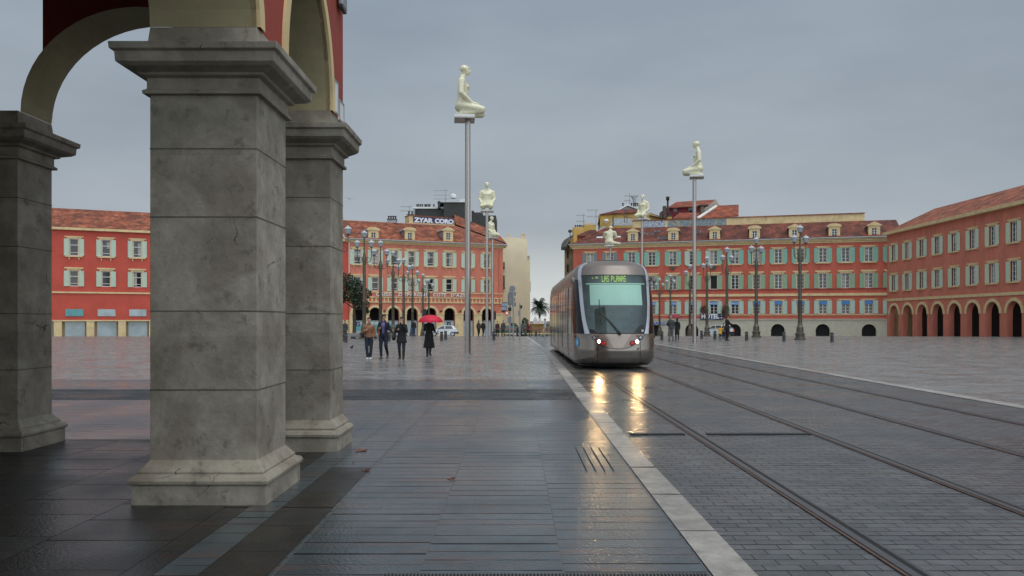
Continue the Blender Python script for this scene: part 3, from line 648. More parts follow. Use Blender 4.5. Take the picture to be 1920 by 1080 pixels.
for i, u in enumerate(ua):
    s = MB().box(u-rA+.02, u+rA-.02, .42, .5, g0, Z(602.5)).build('shop_window', m_shopg, bl)
    MB().box(u-rA+.02, u+rA-.02, .36, .42, Z(602.5), Z(601.0)).box(u-.03, u+.03, .38, .42, g0, Z(602.6)).build('shop_frame', m_zinc, s)
    if i < 3: MB().box(u-rA+.05, u+rA-.05, .37, .375, Z(619), Z(608)).build('poster', m_teal, s)
    if i in (0, 2, 4): pass
    q = MB().box(u-.27, u+.27, .34, .355, Z(611), Z(603.5)).build('emblem_panel', m_navy, s) if i in (0, 4, 5) else None
    if q:      # white squirrel-like swirl
        MB().tube([(u+.1+.12*math.cos(a), .33, Z(607.5)+.14*math.sin(a)) for a in [k*.5 for k in range(2, 10)]], .025, 6).tube([(u-.12, .33, Z(609.8)), (u+.02, .33, Z(608.5)), (u-.02, .33, Z(606))], .025, 6).build('emblem', m_white, q)
ZL = (L.Z(L.L and 807, 556)+.02)
for word, a, c_ in (('CAISSE', 704, 737), ("D'EPARGNE", 746, 801), ('COTE', 811, 835), ("D'AZUR", 844, 880)):
    u0, u1 = L.U(a), L.U(c_)
    o = text(word, .62, m_white, bl, ((u0+u1)/2, -.16, Z(556)+.02), ext=.04, name='bank_lettering', spacing=1.15, bold=.012)
    o.scale.x = (u1-u0)/max(.1, o.dimensions.x); 
    for v in o.data.vertices: v.co.x += v.co.y*.18
wpA = win_proto('l', ww, rowA[1]-rowA[0], m_shL, .50, brackets=True, lintel=.33, cross=False, surround=.22)
wpB = win_proto('l', ww, rowB[1]-rowB[0], m_shL, .50, sill=False, lintel=.40, cross=False, surround=.22)
for u in us: place(wpA, bl, u, rowA[0]); place(wpB, bl, u, rowB[0])
for i in range(8):
    if i: MB().box(ua[i]-1.42, ua[i]-1.2, -.3, 0, Z(584), Z(582)).build('floodlight', m_black, bl)
MB().tube([(UR-.65, -.1, zc-.8), (UR-.65, -.1, zarch)], .06).build('downpipe', m_redL, bl)
# roof: front slope with a hip at the right corner
zr = 15.75; zE = zc+.03
r1 = L.U(852, 6)
mb = MB()
mb.add([(-.6, -.45, zE), (UR+.35, -.45, zE), (r1, 6, zr), (-.6, 6, zr)], [(0, 1, 2, 3)])
mb.add([(UR+.35, -.45, zE), (UR+.35, 14, zE), (r1, 8, zr), (r1, 6, zr)], [(0, 1, 2, 3)])
mb.add([(-.6, 6, zr), (r1, 6, zr), (r1, 8, zr), (-.6, 8, zr)], [(0, 1, 2, 3)])
mb.build('roof', m_tileL, bl)
MB().tube([(UR+.35, -.45, zE+.03), (r1, 6, zr+.03)], .09).tube([(-.6, 6, zr), (r1, 6, zr)], .09).build('ridge_tile', mat('lime flecked ridge tiles', (.4,.2,.14), .8, var=.4, scale=9), bl)
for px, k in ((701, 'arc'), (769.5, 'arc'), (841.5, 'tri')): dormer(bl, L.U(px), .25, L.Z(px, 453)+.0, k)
# rear wing roof behind the hip, and attic wall with graffiti
b2 = thing('rear_wing', 'upper tiled roof with a painted attic wall rising behind the salmon building', 'building', L.o, L.ang)
uq = lambda px, off: L.U(px, off)
mb = MB(); a0, a1 = uq(851, 9), uq(942, 5)
mb.add([(a0, 8.1, L.Z(851, 420, 8)), (uq(943, 4)+.1, 3.0, L.Z(943, 457, 4)), (uq(943, 5)+.1, 7.5, L.Z(942, 434, 6)), (uq(851, 11), 11, L.Z(851, 402, 11))], [(0, 1, 2, 3)])
mb.add([(uq(943, 5)+.1, 7.5, L.Z(942, 434, 6)), (uq(851, 11), 11, L.Z(851, 402, 11)), (uq(851, 11), 20, 14), (uq(943, 5)+.1, 20, 13)], [(0, 1, 2, 3)])
mb.build('roof', m_tileL, b2)
MB().add([(uq(943, 4)+.12, 3.0, zE), (uq(943, 4)+.12, 14, zE), (uq(943, 4)+.12, 14, zr-1), (uq(943, 5)+.12, 7.5, L.Z(942, 436, 6)), (uq(943, 4)+.12, 3.0, L.Z(943, 457, 4)+.01)], [(0, 1, 2, 3, 4)]).build('gable_wall', m_zinc, b2)
u0, u1 = uq(767, 7), uq(852, 7); z0_, z1_ = L.Z(810, 418.5, 7), L.Z(810, 407, 7)
MB().box(u0, u1, 7, 9, z0_-.5, z1_).build('attic_wall', m_cream, b2)
MB().box(u0-.1, u1+.1, 6.9, 9.1, z1_, z1_+.1).build('coping', m_tileL, b2)
gp = MB().box(uq(774.5, 7), uq(851, 7), 6.95, 6.999, z0_, z1_-.05).build('graffiti_panel', mat('dark graffiti ground', (.04,.03,.09), .6), b2)
def bubble(s_, u0, u1, z, h, y, par, m):
    o = text(s_, h*1.32, m, par, ((u0+u1)/2, y, z), ext=.02, name='graffiti_lettering', bold=.055); o.scale.x = (u1-u0)/o.dimensions.x; return o
m_gw = mat('white spray paint', (.72,.74,.8), .6)
bubble('ZYAR', uq(775.5, 7), uq(812, 7), z0_+.06, .68, 6.92, gp, m_gw); bubble('CORO', uq(815, 7), uq(850, 7), z0_+.06, .68, 6.92, gp, m_gw)
# annex at the left, redder
an = thing('annex_building', 'bright red building with a cream band adjoining the left end of the salmon building', 'building', L.o, L.ang)
AL = -44
mb = MB(); hs = []
au = [-2.2-3.4*i for i in range(12)]
for u in au:
    for r in (rowA, rowB): hs.append((u-ww/2, u+ww/2, r[0], r[1]))
holes_wall(mb, AL, -.05, Z(600), zc-.3, hs, y=.1)
mb.add([(-.05, .1, g0), (-.05, 10, g0), (-.05, 10, zc-.3), (-.05, .1, zc-.3)], [(0, 1, 2, 3)])
mb.build('wall', m_redA, an)
MB().box(AL, -.62, -.3, .3, zc-.3, zc-.02).build('cornice', m_cream, an)
mb = MB().box(AL, -.07, 1.0, 1.1, g0, Z(600))
for i in range(13): mb.box(-.9-3.4*i, -.07-3.4*i, .1, .5, g0, Z(602))
mb.build('arcade_pier', m_cream, an)
MB().box(AL, -.07, .05, .5, Z(602), Z(600)+.001).build('string_course', m_cream, an)
MB().box(AL, -.07, -.02, .12, Z(558), Z(555.5)).build('string_course', m_cream, an)
for i in range(12): MB().box(-3.1-3.4*i, -1.2-3.4*i, .02, .098, Z(594), Z(583)).build('fascia_board', m_shopg if i % 3 else m_teal, an)
for i in range(12): MB().box(-3.2-3.4*i, -1.1-3.4*i, .7, .75, g0, Z(603)).build('shop_window', m_shopg, an)
MB().add([(AL, -.2, zc), (-.63, -.2, zc), (-.63, 6, zr-.3), (AL, 6, zr-.3), (AL, 12, zc), (-.63, 12, zc)], [(0, 1, 2, 3), (3, 2, 5, 4)]).build('roof', m_tileL, an)
for u in au: place(wpA, an, u, rowA[0], .1); place(wpB, an, u, rowB[0], .1)
# ---------------------------------------------------------------- right building (hotel)
R = Fac(1075, 118, 1365, 112)
br = thing('hotel_building', 'deep red hotel building with turquoise shutters behind the tram', 'building', R.o, R.ang)
RL = 44.5
zcr = 12.55
wpx = [1106.3, 1143.7, 1184.4, 1222.4, 1261.7, 1299.3, 1338.5]; ru = [R.U(p) for p in wpx]
st = ru[-1]-ru[-2]
while ru[-1]+st < RL-1: ru.append(ru[-1]+st)
ZR = lambda py: R.Z(1240, py)
r1_, r2_, r3_ = (ZR(497.5), ZR(472)), (ZR(543.5), ZR(517.5)), (ZR(589), ZR(565.5))
wr = 1.0
mb = MB(); holes_wall(mb, 0, RL, ZR(598), zcr-.5, [(u-wr/2, u+wr/2, r[0], r[1]) for u in ru for r in (r1_, r2_, r3_)])
mb.add([(0, 0, g0), (0, 14, g0), (0, 14, zcr-.5), (0, 0, zcr-.5)], [(0, 1, 2, 3)])
mb.build('wall', m_redR, br)
MB().box(-.5, RL, -.5, .3, zcr-.12, zcr+.03).box(-.4, RL, -.3, .25, zcr-.32, zcr-.122).box(-.2, RL, -.1, .2, zcr-.55, zcr-.322).box(-.5, -.02, .3, 14, zcr-.4, zcr).build('cornice', m_cream, br)
MB().tube([(-.6, -.54, zcr+.06), (RL, -.54, zcr+.06)], .09).build('gutter', m_zinc, br)
MB().box(0, RL, -.14, .02, ZR(557), ZR(552.5)).box(0, RL, -.06, .02, ZR(591.5), ZR(590)).build('string_course', m_cream, br)
MB().box(0, RL, -.1, .02, ZR(545.5), ZR(544)).build('stone_band', m_redN, br)
m_shopc = mat('cream shop front', (.50,.46,.36), .6, var=.1)
mb = MB(); arcs = [R.U(1218), R.U(1297)]; 
sh = []
arch_row(mb, sh, [R.U(1229), R.U(1297)]+[R.U(1297)+5.8*k for k in (1, 2, 3, 4, 5)], .9, g0, ZR(619), ZR(598), 0, RL, depth=.6, w=.1, m_proud=.03)
mb.build('shop_front', m_shopc, br)
t2 = MB()
for vs, fs in sh: t2.add(vs, fs)
t2.build('archivolt', m_shopc, br)
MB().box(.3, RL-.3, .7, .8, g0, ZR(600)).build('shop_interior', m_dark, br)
MB().box(0, RL, -.12, .02, ZR(599.5), ZR(598)+.01).build('fascia', m_shopc, br)
wA = win_proto('r', wr, r1_[1]-r1_[0], m_shR, .56, lintel=.26, msh2=m_shR, surround=.2)
wA2 = win_proto('r', wr, r1_[1]-r1_[0], m_shG, .56, lintel=.26, surround=.2)
wA3 = win_proto('r', wr, r1_[1]-r1_[0], m_shP, .56, lintel=.26, msh2=m_shR, surround=.2)
wB = win_proto('r', wr, r2_[1]-r2_[0], m_shO, .56, sill=False, lintel=.42, surround=.2)
wB2 = win_proto('r', wr, r2_[1]-r2_[0], m_shO, .56, sill=False, lintel=.42, opened=True, surround=.2)
wC = win_proto('r', wr, r3_[1]-r3_[0], m_shP, .56, sill=False, lintel=.22, sign=True, surround=.2)
for i, u in enumerate(ru):
    place(wA2 if i < 2 else (wA3 if i in (5, 6) else wA), br, u, r1_[0])
    place(wB2 if i == 6 else wB, br, u, r2_[0]); f_ = place(wC, br, u, r3_[0])
    if 2 < i < 8:
        sgn = [c for c in f_.children if c.name.startswith('hotel_sign')][0]
        text('HOTEL', .36, m_white, f_, (0, -.03, r3_[1]-r3_[0]-.43), ext=.008, name='hotel_lettering')
    if i in (4, 6): MB().box(u-.3, u+.25, -.35, 0, ZR(505.5), ZR(500.5)).build('air_conditioner', m_boll, br)
# big hotel sign over the shops
u0, u1 = R.U(1313.5), R.U(1356)
hs_ = thing('hotel_sign', 'navy HOTEL sign with white serif letters and stars above the shop fascia', 'sign', tuple(R.o+R.u*u0+R.n*.25)[:2]+(R.Z(1335, 599.5),), R.ang)
W_ = u1-u0; H_ = R.Z(1335, 588)-R.Z(1335, 599.5)
MB().box(0, W_, 0, .12, 0, H_).build('board', m_navy, hs_)
o = text('HOTEL', .85, m_white, hs_, (W_*.43, -.03, .2), ext=.02, name='lettering', bold=.035); o.scale.x = W_*.78/o.dimensions.x
o = text('LA MER', .2, mat('light blue lettering', (.3,.55,.8), .5), hs_, (W_*.5, -.03, .02), ext=.01, name='small_lettering', spacing=1.3)
for k in range(2):
    pts = []
    for q in range(10): a = PI/2+q*PI/5; rr = .15 if q % 2 == 0 else .065; pts.append((W_*.93+rr*math.cos(a), .26+k*.36+rr*math.sin(a)))
    MB().prism(pts, -.04, -.003).build('star', m_white, hs_)
u0, u1 = R.U(1222), R.U(1249)
bs_ = thing('shop_sign', 'cream shop sign with blue letters partly hidden behind the tram', 'sign', tuple(R.o+R.u*u0+R.n*.15)[:2]+(ZR(609.5),), R.ang)
MB().box(0, u1-u0, 0, .08, 0, ZR(602.5)-ZR(609.5)).build('board', m_shopc, bs_)
o = text('BARC', .62, mat('blue letters', (.04,.13,.42), .5), bs_, (0.02, -.03, .05), ext=.02, align='LEFT', name='lettering', bold=.02); o.scale.x = (u1-u0)*.97/o.dimensions.x
# roof of the right building
zrr = 15.45; yr = 5.2
h0 = R.U(1133, yr)
mb = MB()
mb.add([(-.35, -.45, zcr+.05), (RL, -.45, zcr+.05), (RL, yr, zrr), (h0, yr, zrr)], [(0, 1, 2, 3)])
mb.add([(-.35, -.45, zcr+.05), (-.35, 12, zcr+.05), (h0, 8, zrr), (h0, yr, zrr)], [(0, 1, 2, 3)])
mb.add([(h0, yr, zrr), (RL, yr, zrr), (RL, 8, zrr), (h0, 8, zrr)], [(0, 1, 2, 3)])
mb.build('roof', m_tileR, br)
MB().tube([(-.35, -.45, zcr+.08), (h0, yr, zrr+.03)], .08).tube([(h0, yr, zrr), (R.U(1188, yr), yr, zrr)], .08).build('ridge_tile', m_tileL, br)
for px, k in ((1186, 'tri'), (1262, 'arc'), (1340, 'tri'), (1415, 'arc'), (1490, 'tri'), (1565, 'arc'), (1640, 'tri')): dormer(br, R.U(px), .35, R.Z(px, 454 - (px-1186)*.022)-.05, k)
sk = MB()
for px, py, w_ in ((1219, 440, .9), (1231, 434, .8), (1245, 449, 1.5), (1204, 438, .7), (1308, 436, .8)):
    u = R.U(px, 2.5); z = R.Z(px, py, 2.5); yy = -.45+(z-zcr)/(zrr-zcr)*(yr+.45)
    M = Matrix.Translation((u, yy, z+.05)) @ Matrix.Rotation(math.atan2(zrr-zcr, yr+.45), 4, 'X')
    MB().box(-w_/2, w_/2, -.3, .3, 0, .1, M).build('roof_light', m_zinc, br); MB().box(-w_/2+.08, w_/2-.08, -.22, .22, .1, .12, M).build('roof_light_glass', m_pane, br)
# white paint daubs on the hip
for a_, c_ in ((1120, 1134), (1157, 1165)):
    u0, u1 = R.U(a_, 2.6), R.U(c_, 2.6); z = R.Z(1130, 446, 2.6); yy = -.45+(z-zcr)/(zrr-zcr)*(yr+.45)
    M = Matrix.Translation((0, yy, z+.02)) @ Matrix.Rotation(math.atan2(zrr-zcr, yr+.45), 4, 'X')
    q = MB(); n = 7
    for i in range(n): q.prism([(u0+(u1-u0)*(i+.05)/n, -.25+.15*(i % 2)), (u0+(u1-u0)*(i+.98)/n, -.3), (u0+(u1-u0)*(i+.9)/n, .2+.15*((i+1) % 2)), (u0+(u1-u0)*(i+.1)/n, .3)], 0, .02, 'z', M)
    q.build('roof_paint_tag', m_gw, br)
# graffiti attic wall
def graffiti(name, c0, c1, c2, sc):
    def build(t, b_, o):
        tcn = _nn(t, 'ShaderNodeTexCoord'); mpn = _nn(t, 'ShaderNodeMapping'); mpn.inputs['Scale'].default_value = (1, 1, 1.4); t.links.new(tcn.outputs['Object'], mpn.inputs[0])
        n1 = _nn(t, 'ShaderNodeTexNoise'); n1.inputs['Scale'].default_value = sc; n1.inputs['Detail'].default_value = 1; n1.inputs['Distortion'].default_value = 2.5; t.links.new(mpn.outputs[0], n1.inputs['Vector'])
        r = ramp(t, [(0, c0), (.42, c0), (.44, c2), (.5, c2), (.52, c1), (.6, c1), (.62, c2), (.66, c0)], 'CONSTANT'); t.links.new(n1.outputs[0], r.inputs[0])
        t.links.new(r.outputs[0], b_.inputs['Base Color']); b_.inputs['Roughness'].default_value = .7
    return M2(name, build)
gw = thing('attic_wall', 'long cream attic wall covered in graffiti above the brown red roof', 'wall', R.o, R.ang)
u0, u1, u2 = R.U(1186, yr+.3), R.U(1205, yr+.3), R.U(1252, yr+.3); u3 = R.U(1362, yr+.3)
MB().box(u0, RL-4, yr+.3, yr+.7, zrr-.2, zrr+1.05).build('wall', m_cream, gw)
MB().box(u0-.1, RL-4, yr+.15, yr+.85, zrr+1.05, zrr+1.17).build('coping', m_tileL, gw)
MB().box(u1, R.U(1247, yr), yr+.27, yr+.298, zrr+.0, zrr+1.0).build('graffiti', graffiti('silver graffiti', (.6,.62,.68), (.55,.6,.66), (.05,.07,.13), 1.8), gw)
MB().box(u2, u3, yr+.27, yr+.298, zrr+.0, zrr+1.0).build('graffiti', graffiti('blue green graffiti', (.42,.36,.24), (.2,.33,.36), (.08,.13,.2), 1.5), gw)
# ---------------------------------------------------------------- wing closing the square at the right (beyond the photo's crop)
bw = thing('arcaded_wing', 'red arcaded wing with pale shutters along the right side of the square', 'building', (47, 101, 0), -PI/2)
WL = 62; nb_ = 18; wu = [1.9+i*3.4 for i in range(nb_)]
mb = MB(); holes_wall(mb, 0, WL, 3.5, 12.2, [(u-.5, u+.5, z, z+1.9) for u in wu for z in (8.9, 5.2)]); tr = []
arch_row(mb, tr, wu, 1.15, g0, 2.2, 3.5, 0, WL, depth=.6); mb.build('wall', m_redL, bw)
t2 = MB()
for vs, fs in tr: t2.add(vs, fs)
t2.build('archivolt', m_cream, bw)
MB().box(0, WL, -.6, .3, 12.2, 12.55).build('cornice', m_cream, bw); MB().box(0, WL, -.1, .02, 3.9, 4.2).build('string_course', m_cream, bw)
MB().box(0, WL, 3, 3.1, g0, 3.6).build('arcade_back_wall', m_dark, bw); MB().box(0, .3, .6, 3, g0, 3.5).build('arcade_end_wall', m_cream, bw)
mb = MB(); mb.add([(0, -.45, 12.56), (WL, -.45, 12.56), (WL, 6, 15.6), (0, 6, 15.6), (WL, 12, 12.5), (0, 12, 12.5)], [(0, 1, 2, 3), (3, 2, 4, 5)]); mb.build('roof', m_tileL, bw)
mb = MB(); mb.add([(WL, 0, g0), (WL, 12, g0), (WL, 12, 12.2), (WL, 0, 12.2)], [(0, 1, 2, 3)]); mb.build('end_wall', m_redL, bw)
wW = win_proto('w', 1.0, 1.9, m_shL, .55, lintel=.3, surround=.2)
for u in wu:
    for z in (8.9, 5.2): place(wW, bw, u, z)
for q in (wpA, wpB, wA, wA2, wA3, wB, wB2, wC, wW): discard(q)
# ---------------------------------------------------------------- buildings behind
def bpx(mb, x0, x1, yt, yb, d, depth):
    a = P(x0, yt, d); c = P(x1, yb, d); mb.box(a.x, c.x, d, d+depth, c.z, a.z); return mb
def pots(parent, pxs, py, d, h=.55, r=.14, m=m_dgrey):
    for px in pxs:
        p = P(px, py, d); MB().lathe([(r, 0), (r*.8, h*.7), (r*1.15, h*.75), (r*1.15, h)], p, 8).build('chimney_pot', m, parent)
def antenna(px, py_top, py_base, d, label, yagi=(.25, .7), w=2.2):
    a = P(px, py_base, d); h = P(px, py_top, d).z-a.z
    t = thing('antenna', label, 'antenna', a, 0, 'television antennas on the roofs')
    MB().tube([(0, 0, 0), (0, 0, h)], .045, 6).build('mast', m_zinc, t)
    for k in yagi:
        z = h*(1-k*.8)
        m_ = MB().tube([(-w*.75, 0, z), (w*.25, 0, z)], .03, 5)
        for i in range(6): x = -w*.75+i*w/6; m_.tube([(x, -.35, z), (x, .35, z)], .018, 4).tube([(x, 0, z-.14), (x, 0, z+.14)], .018, 4)
        m_.build('aerial', m_zinc, t)
db = thing('slate_building', 'dark slate clad apartment block rising behind the salmon building', 'building')
bpx(MB(), 778, 835, 388, 470, 150, 12).build('wall', m_dgrey, db)
bpx(MB(), 832, 873, 381, 470, 149, 12).build('stair_tower', m_dgrey, db)
mb = MB(); bpx(mb, 820, 874, 379, 381, 148.9, 12); bpx(mb, 821, 825, 377, 390, 148.5, 2); mb.build('parapet', m_dgrey, db)
bpx(MB(), 862, 876, 373, 384, 150, 5).build('lift_house', m_white, db)
bpx(MB(), 774, 833, 388, 391, 149.8, 1).build('white_edge', m_white, db)
mb = MB(); bpx(mb, 884, 888, 395, 470, 152, 10); bpx(mb, 888, 905, 399, 470, 152, 10); bpx(mb, 905, 930, 404, 470, 152, 10)
for x in range(889, 903, 3): bpx(mb, x, x+1.6, 397.6, 399, 152, 2)
mb.build('lower_wall', m_dgrey, db)
MB().lathe([(.05, 0), (.05, 1.2)], P(850, 378, 148), 6).lathe([(.05, 0), (.55, .12), (.6, .5), (.5, .8), (.05, 1.0)], P(850, 373, 148), 12).build('dish', m_white, db)
pots(db, [782, 785, 788.5, 792, 797, 799.5, 803, 806, 813.5], 387.5, 150, .45)
mb = MB(); bpx(mb, 775, 778, 390, 470, 149.5, 6); mb.build('side_wall', m_zinc, db)
antenna(835, 355, 380, 149, 'lattice mast antenna on the dark slate block', (.1, .55, .9), 2.8)
antenna(768, 386, 405, 140, 'thin yagi antenna left of the dark slate block', (.1, .6), 2.0)
def chim(px0, px1, yt, yb, d, label, m, potx):
    a = P(px0, yb, d); w = (px1-px0)/F*d
    t = thing('chimney', label, 'chimney', a, 0, 'chimneys on the roofs')
    h = P(px0, yt, d).z-a.z
    MB().box(0, w, 0, .8, 0, h).build('stack', m, t); MB().box(-.06, w+.06, -.06, .86, h, h+.1).build('cap', m_dgrey, t)
    for k in range(potx): MB().lathe([(.13, 0), (.1, .35), (.16, .38), (.16, .5)], (w*(k+.5)/potx, .4, h+.1), 8).build('chimney_pot', m_dgrey, t)
chim(726, 743, 412, 418, 117, 'low chimney with four pots on the left ridge of the salmon building', m_zinc, 4)
chim(763, 775, 403, 414, 122, 'cream chimney left of the white graffiti', m_cream, 2)
cb = thing('cream_building', 'tall blank cream gable building in the gap left of the tram', 'building')
mb = MB(); a = P(943, 446, 135); c_ = P(988.5, 640, 135)
mb.prism([(a.x-1, -1), (P(989, 600, 135).x, -1), (P(989, 600, 135).x, P(989, 449, 135).z), (a.x+2, P(950, 445.5, 135).z), (a.x-1, a.z)], 135, 150)
bpx(mb, 989, 994, 478, 640, 135.4, 12); mb.build('wall', m_creamW, cb)
mb = MB(); bpx(mb, 994, 994.8, 528, 546, 136, 2); bpx(mb, 989, 992, 480, 484, 135.2, .2); mb.build('downpipe', m_zinc, cb)
pots(cb, [952.5, 982, 979.5], 447.5, 136, .8, .18, m_cream)
for i, (yt, yb) in enumerate(((488, 503), (516, 528), (534, 541), (570, 580))):
    q = MB(); bpx(q, 941.5, 946.5, yb-1.2, yb, 133, 1.9); q = q.build('balcony', m_dgrey, cb); q2 = MB()
    for k in range(6): p = P(942+k*.85, yb-1.2, 133); q2.tube([p, p+Vector((0, 0, .9))], .03, 4)
    q2.tube([P(941.8, yb-11, 133), P(946.4, yb-11, 133)], .04, 4).build('railing', m_black, q)
yb_ = thing('ochre_building', 'yellow ochre building with a brown roof behind the red hotel', 'building')
def slab(mb, pts, th=.15):  # pts: (px,py,d)
    v = [P(*p) for p in pts]; n = len(v)
    return mb.add(v+[q-Vector((0, 0, th)) for q in v], [list(range(n)), list(range(2*n-1, n-1, -1))]+[(i, n+i, n+(i+1) % n, (i+1) % n) for i in range(n)])
w1 = MB(); w1.prism([(P(1125, 0, 132).x, 5), (P(1258, 0, 132).x, 5), (P(1258, 0, 132).x, P(0, 413, 132).z), (P(1212, 0, 132).x, P(0, 398, 132).z), (P(1125, 0, 132).x, P(0, 401, 132).z)], 132, 135); w1.build('wall', m_yell, yb_)
mb = MB(); slab(mb, [(1124, 401.5, 131.6), (1200, 397, 131.6), (1190, 391.5, 136), (1160, 393, 136)]); mb.build('roof', m_tileR, yb_)
mb = MB(); slab(mb, [(1218, 403, 131.5), (1262, 413, 131.5), (1250, 409, 136), (1219, 399, 136)]); mb.build('side_roof', m_dgrey, yb_)
gbl = MB().prism([(P(1156, 0, 138).x, P(0, 397, 138).z), (P(1206, 0, 138).x, P(0, 397, 138).z), (P(1198, 0, 138).x, P(0, 391, 138).z), (P(1177, 0, 138).x, P(0, 384.5, 138).z)], 138, 146).build('gable', m_zinc, yb_)
mb = MB(); slab(mb, [(1154, 396.5, 137.5), (1177, 384, 137.5), (1177, 383, 146), (1154, 395, 146)], .12); slab(mb, [(1177, 384, 137.5), (1202, 393, 137.5), (1202, 392, 146), (1177, 383, 146)], .12); mb.build('gable_roof', m_white, yb_)
mb = MB(); slab(mb, [(1120, 423, 131.9), (1126, 402, 131.9), (1126, 402, 140), (1120, 421, 140)], .1); mb.build('dark_eave', m_dgrey, yb_)  # sloping eave slab in the dark slate grey
MB().lathe([(.25, 0), (.25, .25), (.42, .26), (.38, .5), (.22, .62), (.05, .66)], P(1137, 418, 131), 14).build('vent_cowl', m_white, yb_)
MB().prism([(P(1184, 0, 139).x, P(0, 366.5, 139).z), (P(1197.5, 0, 139).x, P(0, 366.5, 139).z), (P(1193, 0, 139).x, P(0, 373, 139).z), (P(1193, 0, 139).x, P(0, 390, 139).z), (P(1188, 0, 139).x, P(0, 390, 139).z), (P(1188, 0, 139).x, P(0, 373, 139).z)], 139, 140).build('chimney', m_zinc, yb_)
pots(yb_, [1168, 1184, 1188.5, 1192, 1195.5], 386, 139, .5)
mb = MB(); slab(mb, [(1144, 422, 127), (1185, 422, 127), (1187, 410, 129.5), (1150, 409, 129.5)], .1); mb.build('skylight_roof', m_zinc, yb_)
MB().tube([P(1149.5, 424, 126.5), P(1149.5, 406, 126.5)], .09, 8).build('flue', m_black, yb_)
fr_ = MB()
for x in (1171, 1175.5): fr_.tube([P(x, 424, 128), P(x, 395, 128)], .05, 5)
fr_.tube([P(1170, 406, 128), P(1186, 409, 128)], .04, 5).build('ladder', m_rust, yb_)
lo = thing('low_ochre_building', 'low yellow building with a row of black pots at the left corner of the hotel', 'building')
mb = MB(); bpx(mb, 1075, 1095, 426, 470, 127, 2); bpx(mb, 1095, 1117, 421, 470, 127.2, 3); mb.build('wall', m_yell, lo)
bpx(MB(), 1075.5, 1082, 441, 459, 119.5, 7.4).build('corner_pier', m_yell, lo)
bpx(MB(), 1082, 1120, 443, 459, 124, 3).build('red_wall', m_redR, lo)
mb = MB(); slab(mb, [(1080, 442, 123.5), (1122, 441, 123.5), (1118, 431, 127), (1105, 431, 127)]); mb.build('roof', m_tileR, lo)
mb = MB(); slab(mb, [(1113, 443, 122), (1124, 441, 122), (1137, 424, 126), (1128, 425, 126)], .1); mb.build('skylight', m_zinc, lo)
pots(lo, [1079, 1083, 1086.5, 1089.5, 1093.5], 425.5, 128, .3, .12); pots(lo, [1097, 1103, 1108, 1113], 420.5, 128, .25, .1, m_cream)
ob = thing('weathered_building', 'old grey brown building with a curved overhanging eave at the gap', 'building')
a = P(1060, 0, 128)
MB().prism([(P(1059.5, 0, 128).x, -1), (P(1075, 0, 128).x, -1), (P(1075, 0, 128).x, P(0, 442, 128).z), (P(1067, 0, 128).x, P(0, 447, 128).z), (P(1059.5, 0, 128).x, P(0, 462, 128).z)], 128, 129.5).build('wall', mat('weathered ochre plaster', (.32,.25,.15), .8, var=.2, scale=.8), ob)
mb = MB(); slab(mb, [(1052, 463, 127), (1060, 463.5, 127), (1075, 441, 127), (1072, 441, 140), (1058, 450, 140), (1053, 457, 130)], .5); mb.build('eave', m_dgrey, ob)
for i in range(4): bpx(MB(), 1063, 1066, 470+i*26, 484+i*26, 127.9, .1).build('window', m_pane, ob)
MB().lathe([(.06, 0), (.06, .8), (.3, .9), (.32, 1.2), (.1, 1.3)], P(1069, 446, 127), 8).build('vent', m_dgrey, ob)
rb = thing('crimson_building', 'crimson penthouse with tiled gable roof behind the graffiti wall', 'building')
bpx(MB(), 1253, 1345, 387, 425, 134, 8).build('wall', mat('dark crimson plaster', (.19,.022,.03), .8, var=.15, scale=.7), rb)
mb = MB(); slab(mb, [(1252, 389, 133.4), (1331, 384, 133.4), (1343, 374, 139), (1268, 378.5, 139)]); mb.build('roof', m_tileO, rb)
MB().prism([(P(1321, 0, 133.2).x, 10), (P(1349, 0, 133.2).x, 10), (P(1349, 0, 133.2).x, P(0, 385, 133.2).z), (P(1342.5, 0, 133.2).x, P(0, 374, 133.2).z), (P(1330, 0, 133.2).x, P(0, 384, 133.2).z), (P(1321, 0, 133.2).x, P(0, 390, 133.2).z)], 133.2, 133.9).build('gable', mat('beige render', (.42,.36,.29), .8), rb)
mb = MB(); slab(mb, [(1262, 409, 128), (1318, 407, 128), (1320, 397.5, 131.5), (1274, 399, 131.5)]); mb.build('lower_roof', m_tileO, rb)
mb = MB(); slab(mb, [(1312, 409, 127.6), (1385, 404, 127.6), (1385, 383.5, 133), (1344, 385.5, 133)]); mb.build('right_roof', m_tileO, rb)
mb = MB(); slab(mb, [(1307, 407, 127.5), (1312, 407, 127.5), (1345, 385, 132.5), (1341, 385, 132.5)], .3); mb.build('verge', m_white, rb)
for x0 in (1262.5, 1291): bpx(MB(), x0, x0+7, 389, 398, 133.9, .2).build('window', m_pane, rb)
bpx(MB(), 1315, 1320, 386, 404, 130, 1).build('chimney', mat('brown brick', (.2,.16,.12), .8), rb)
bpx(MB(), 1312, 1329, 383.5, 386, 129.8, 1.4).build('chimney_cap', m_dgrey, rb)
st_ = thing('chimney', 'tall brown chimney stack with a metal flue and cowl left of the crimson penthouse', 'chimney', P(1246, 409, 130), 0, 'chimneys on the roofs')
q = P(1246, 409, 130)
def loc(px, py, d=130): return P(px, py, d)-q
mb = MB(); a, c_ = loc(1244, 386), loc(1249.5, 409); mb.box(a.x, c_.x, 0, .8, 0, a.z); a = loc(1238, 400); mb.box(a.x, a.x+.35, 0, .8, 0, a.z); mb.build('stack', mat('sooty brick', (.09,.07,.055), .8), st_)
MB().tube([loc(1256, 405), loc(1252, 396), loc(1252, 376)], .16, 8).build('flue', m_dgrey, st_)
MB().lathe([(.2, 0), (.28, .1), (.28, .45), (.15, .5), (.35, .55), (.35, .6)], loc(1252, 376), 10).build('cowl', m_black, st_)
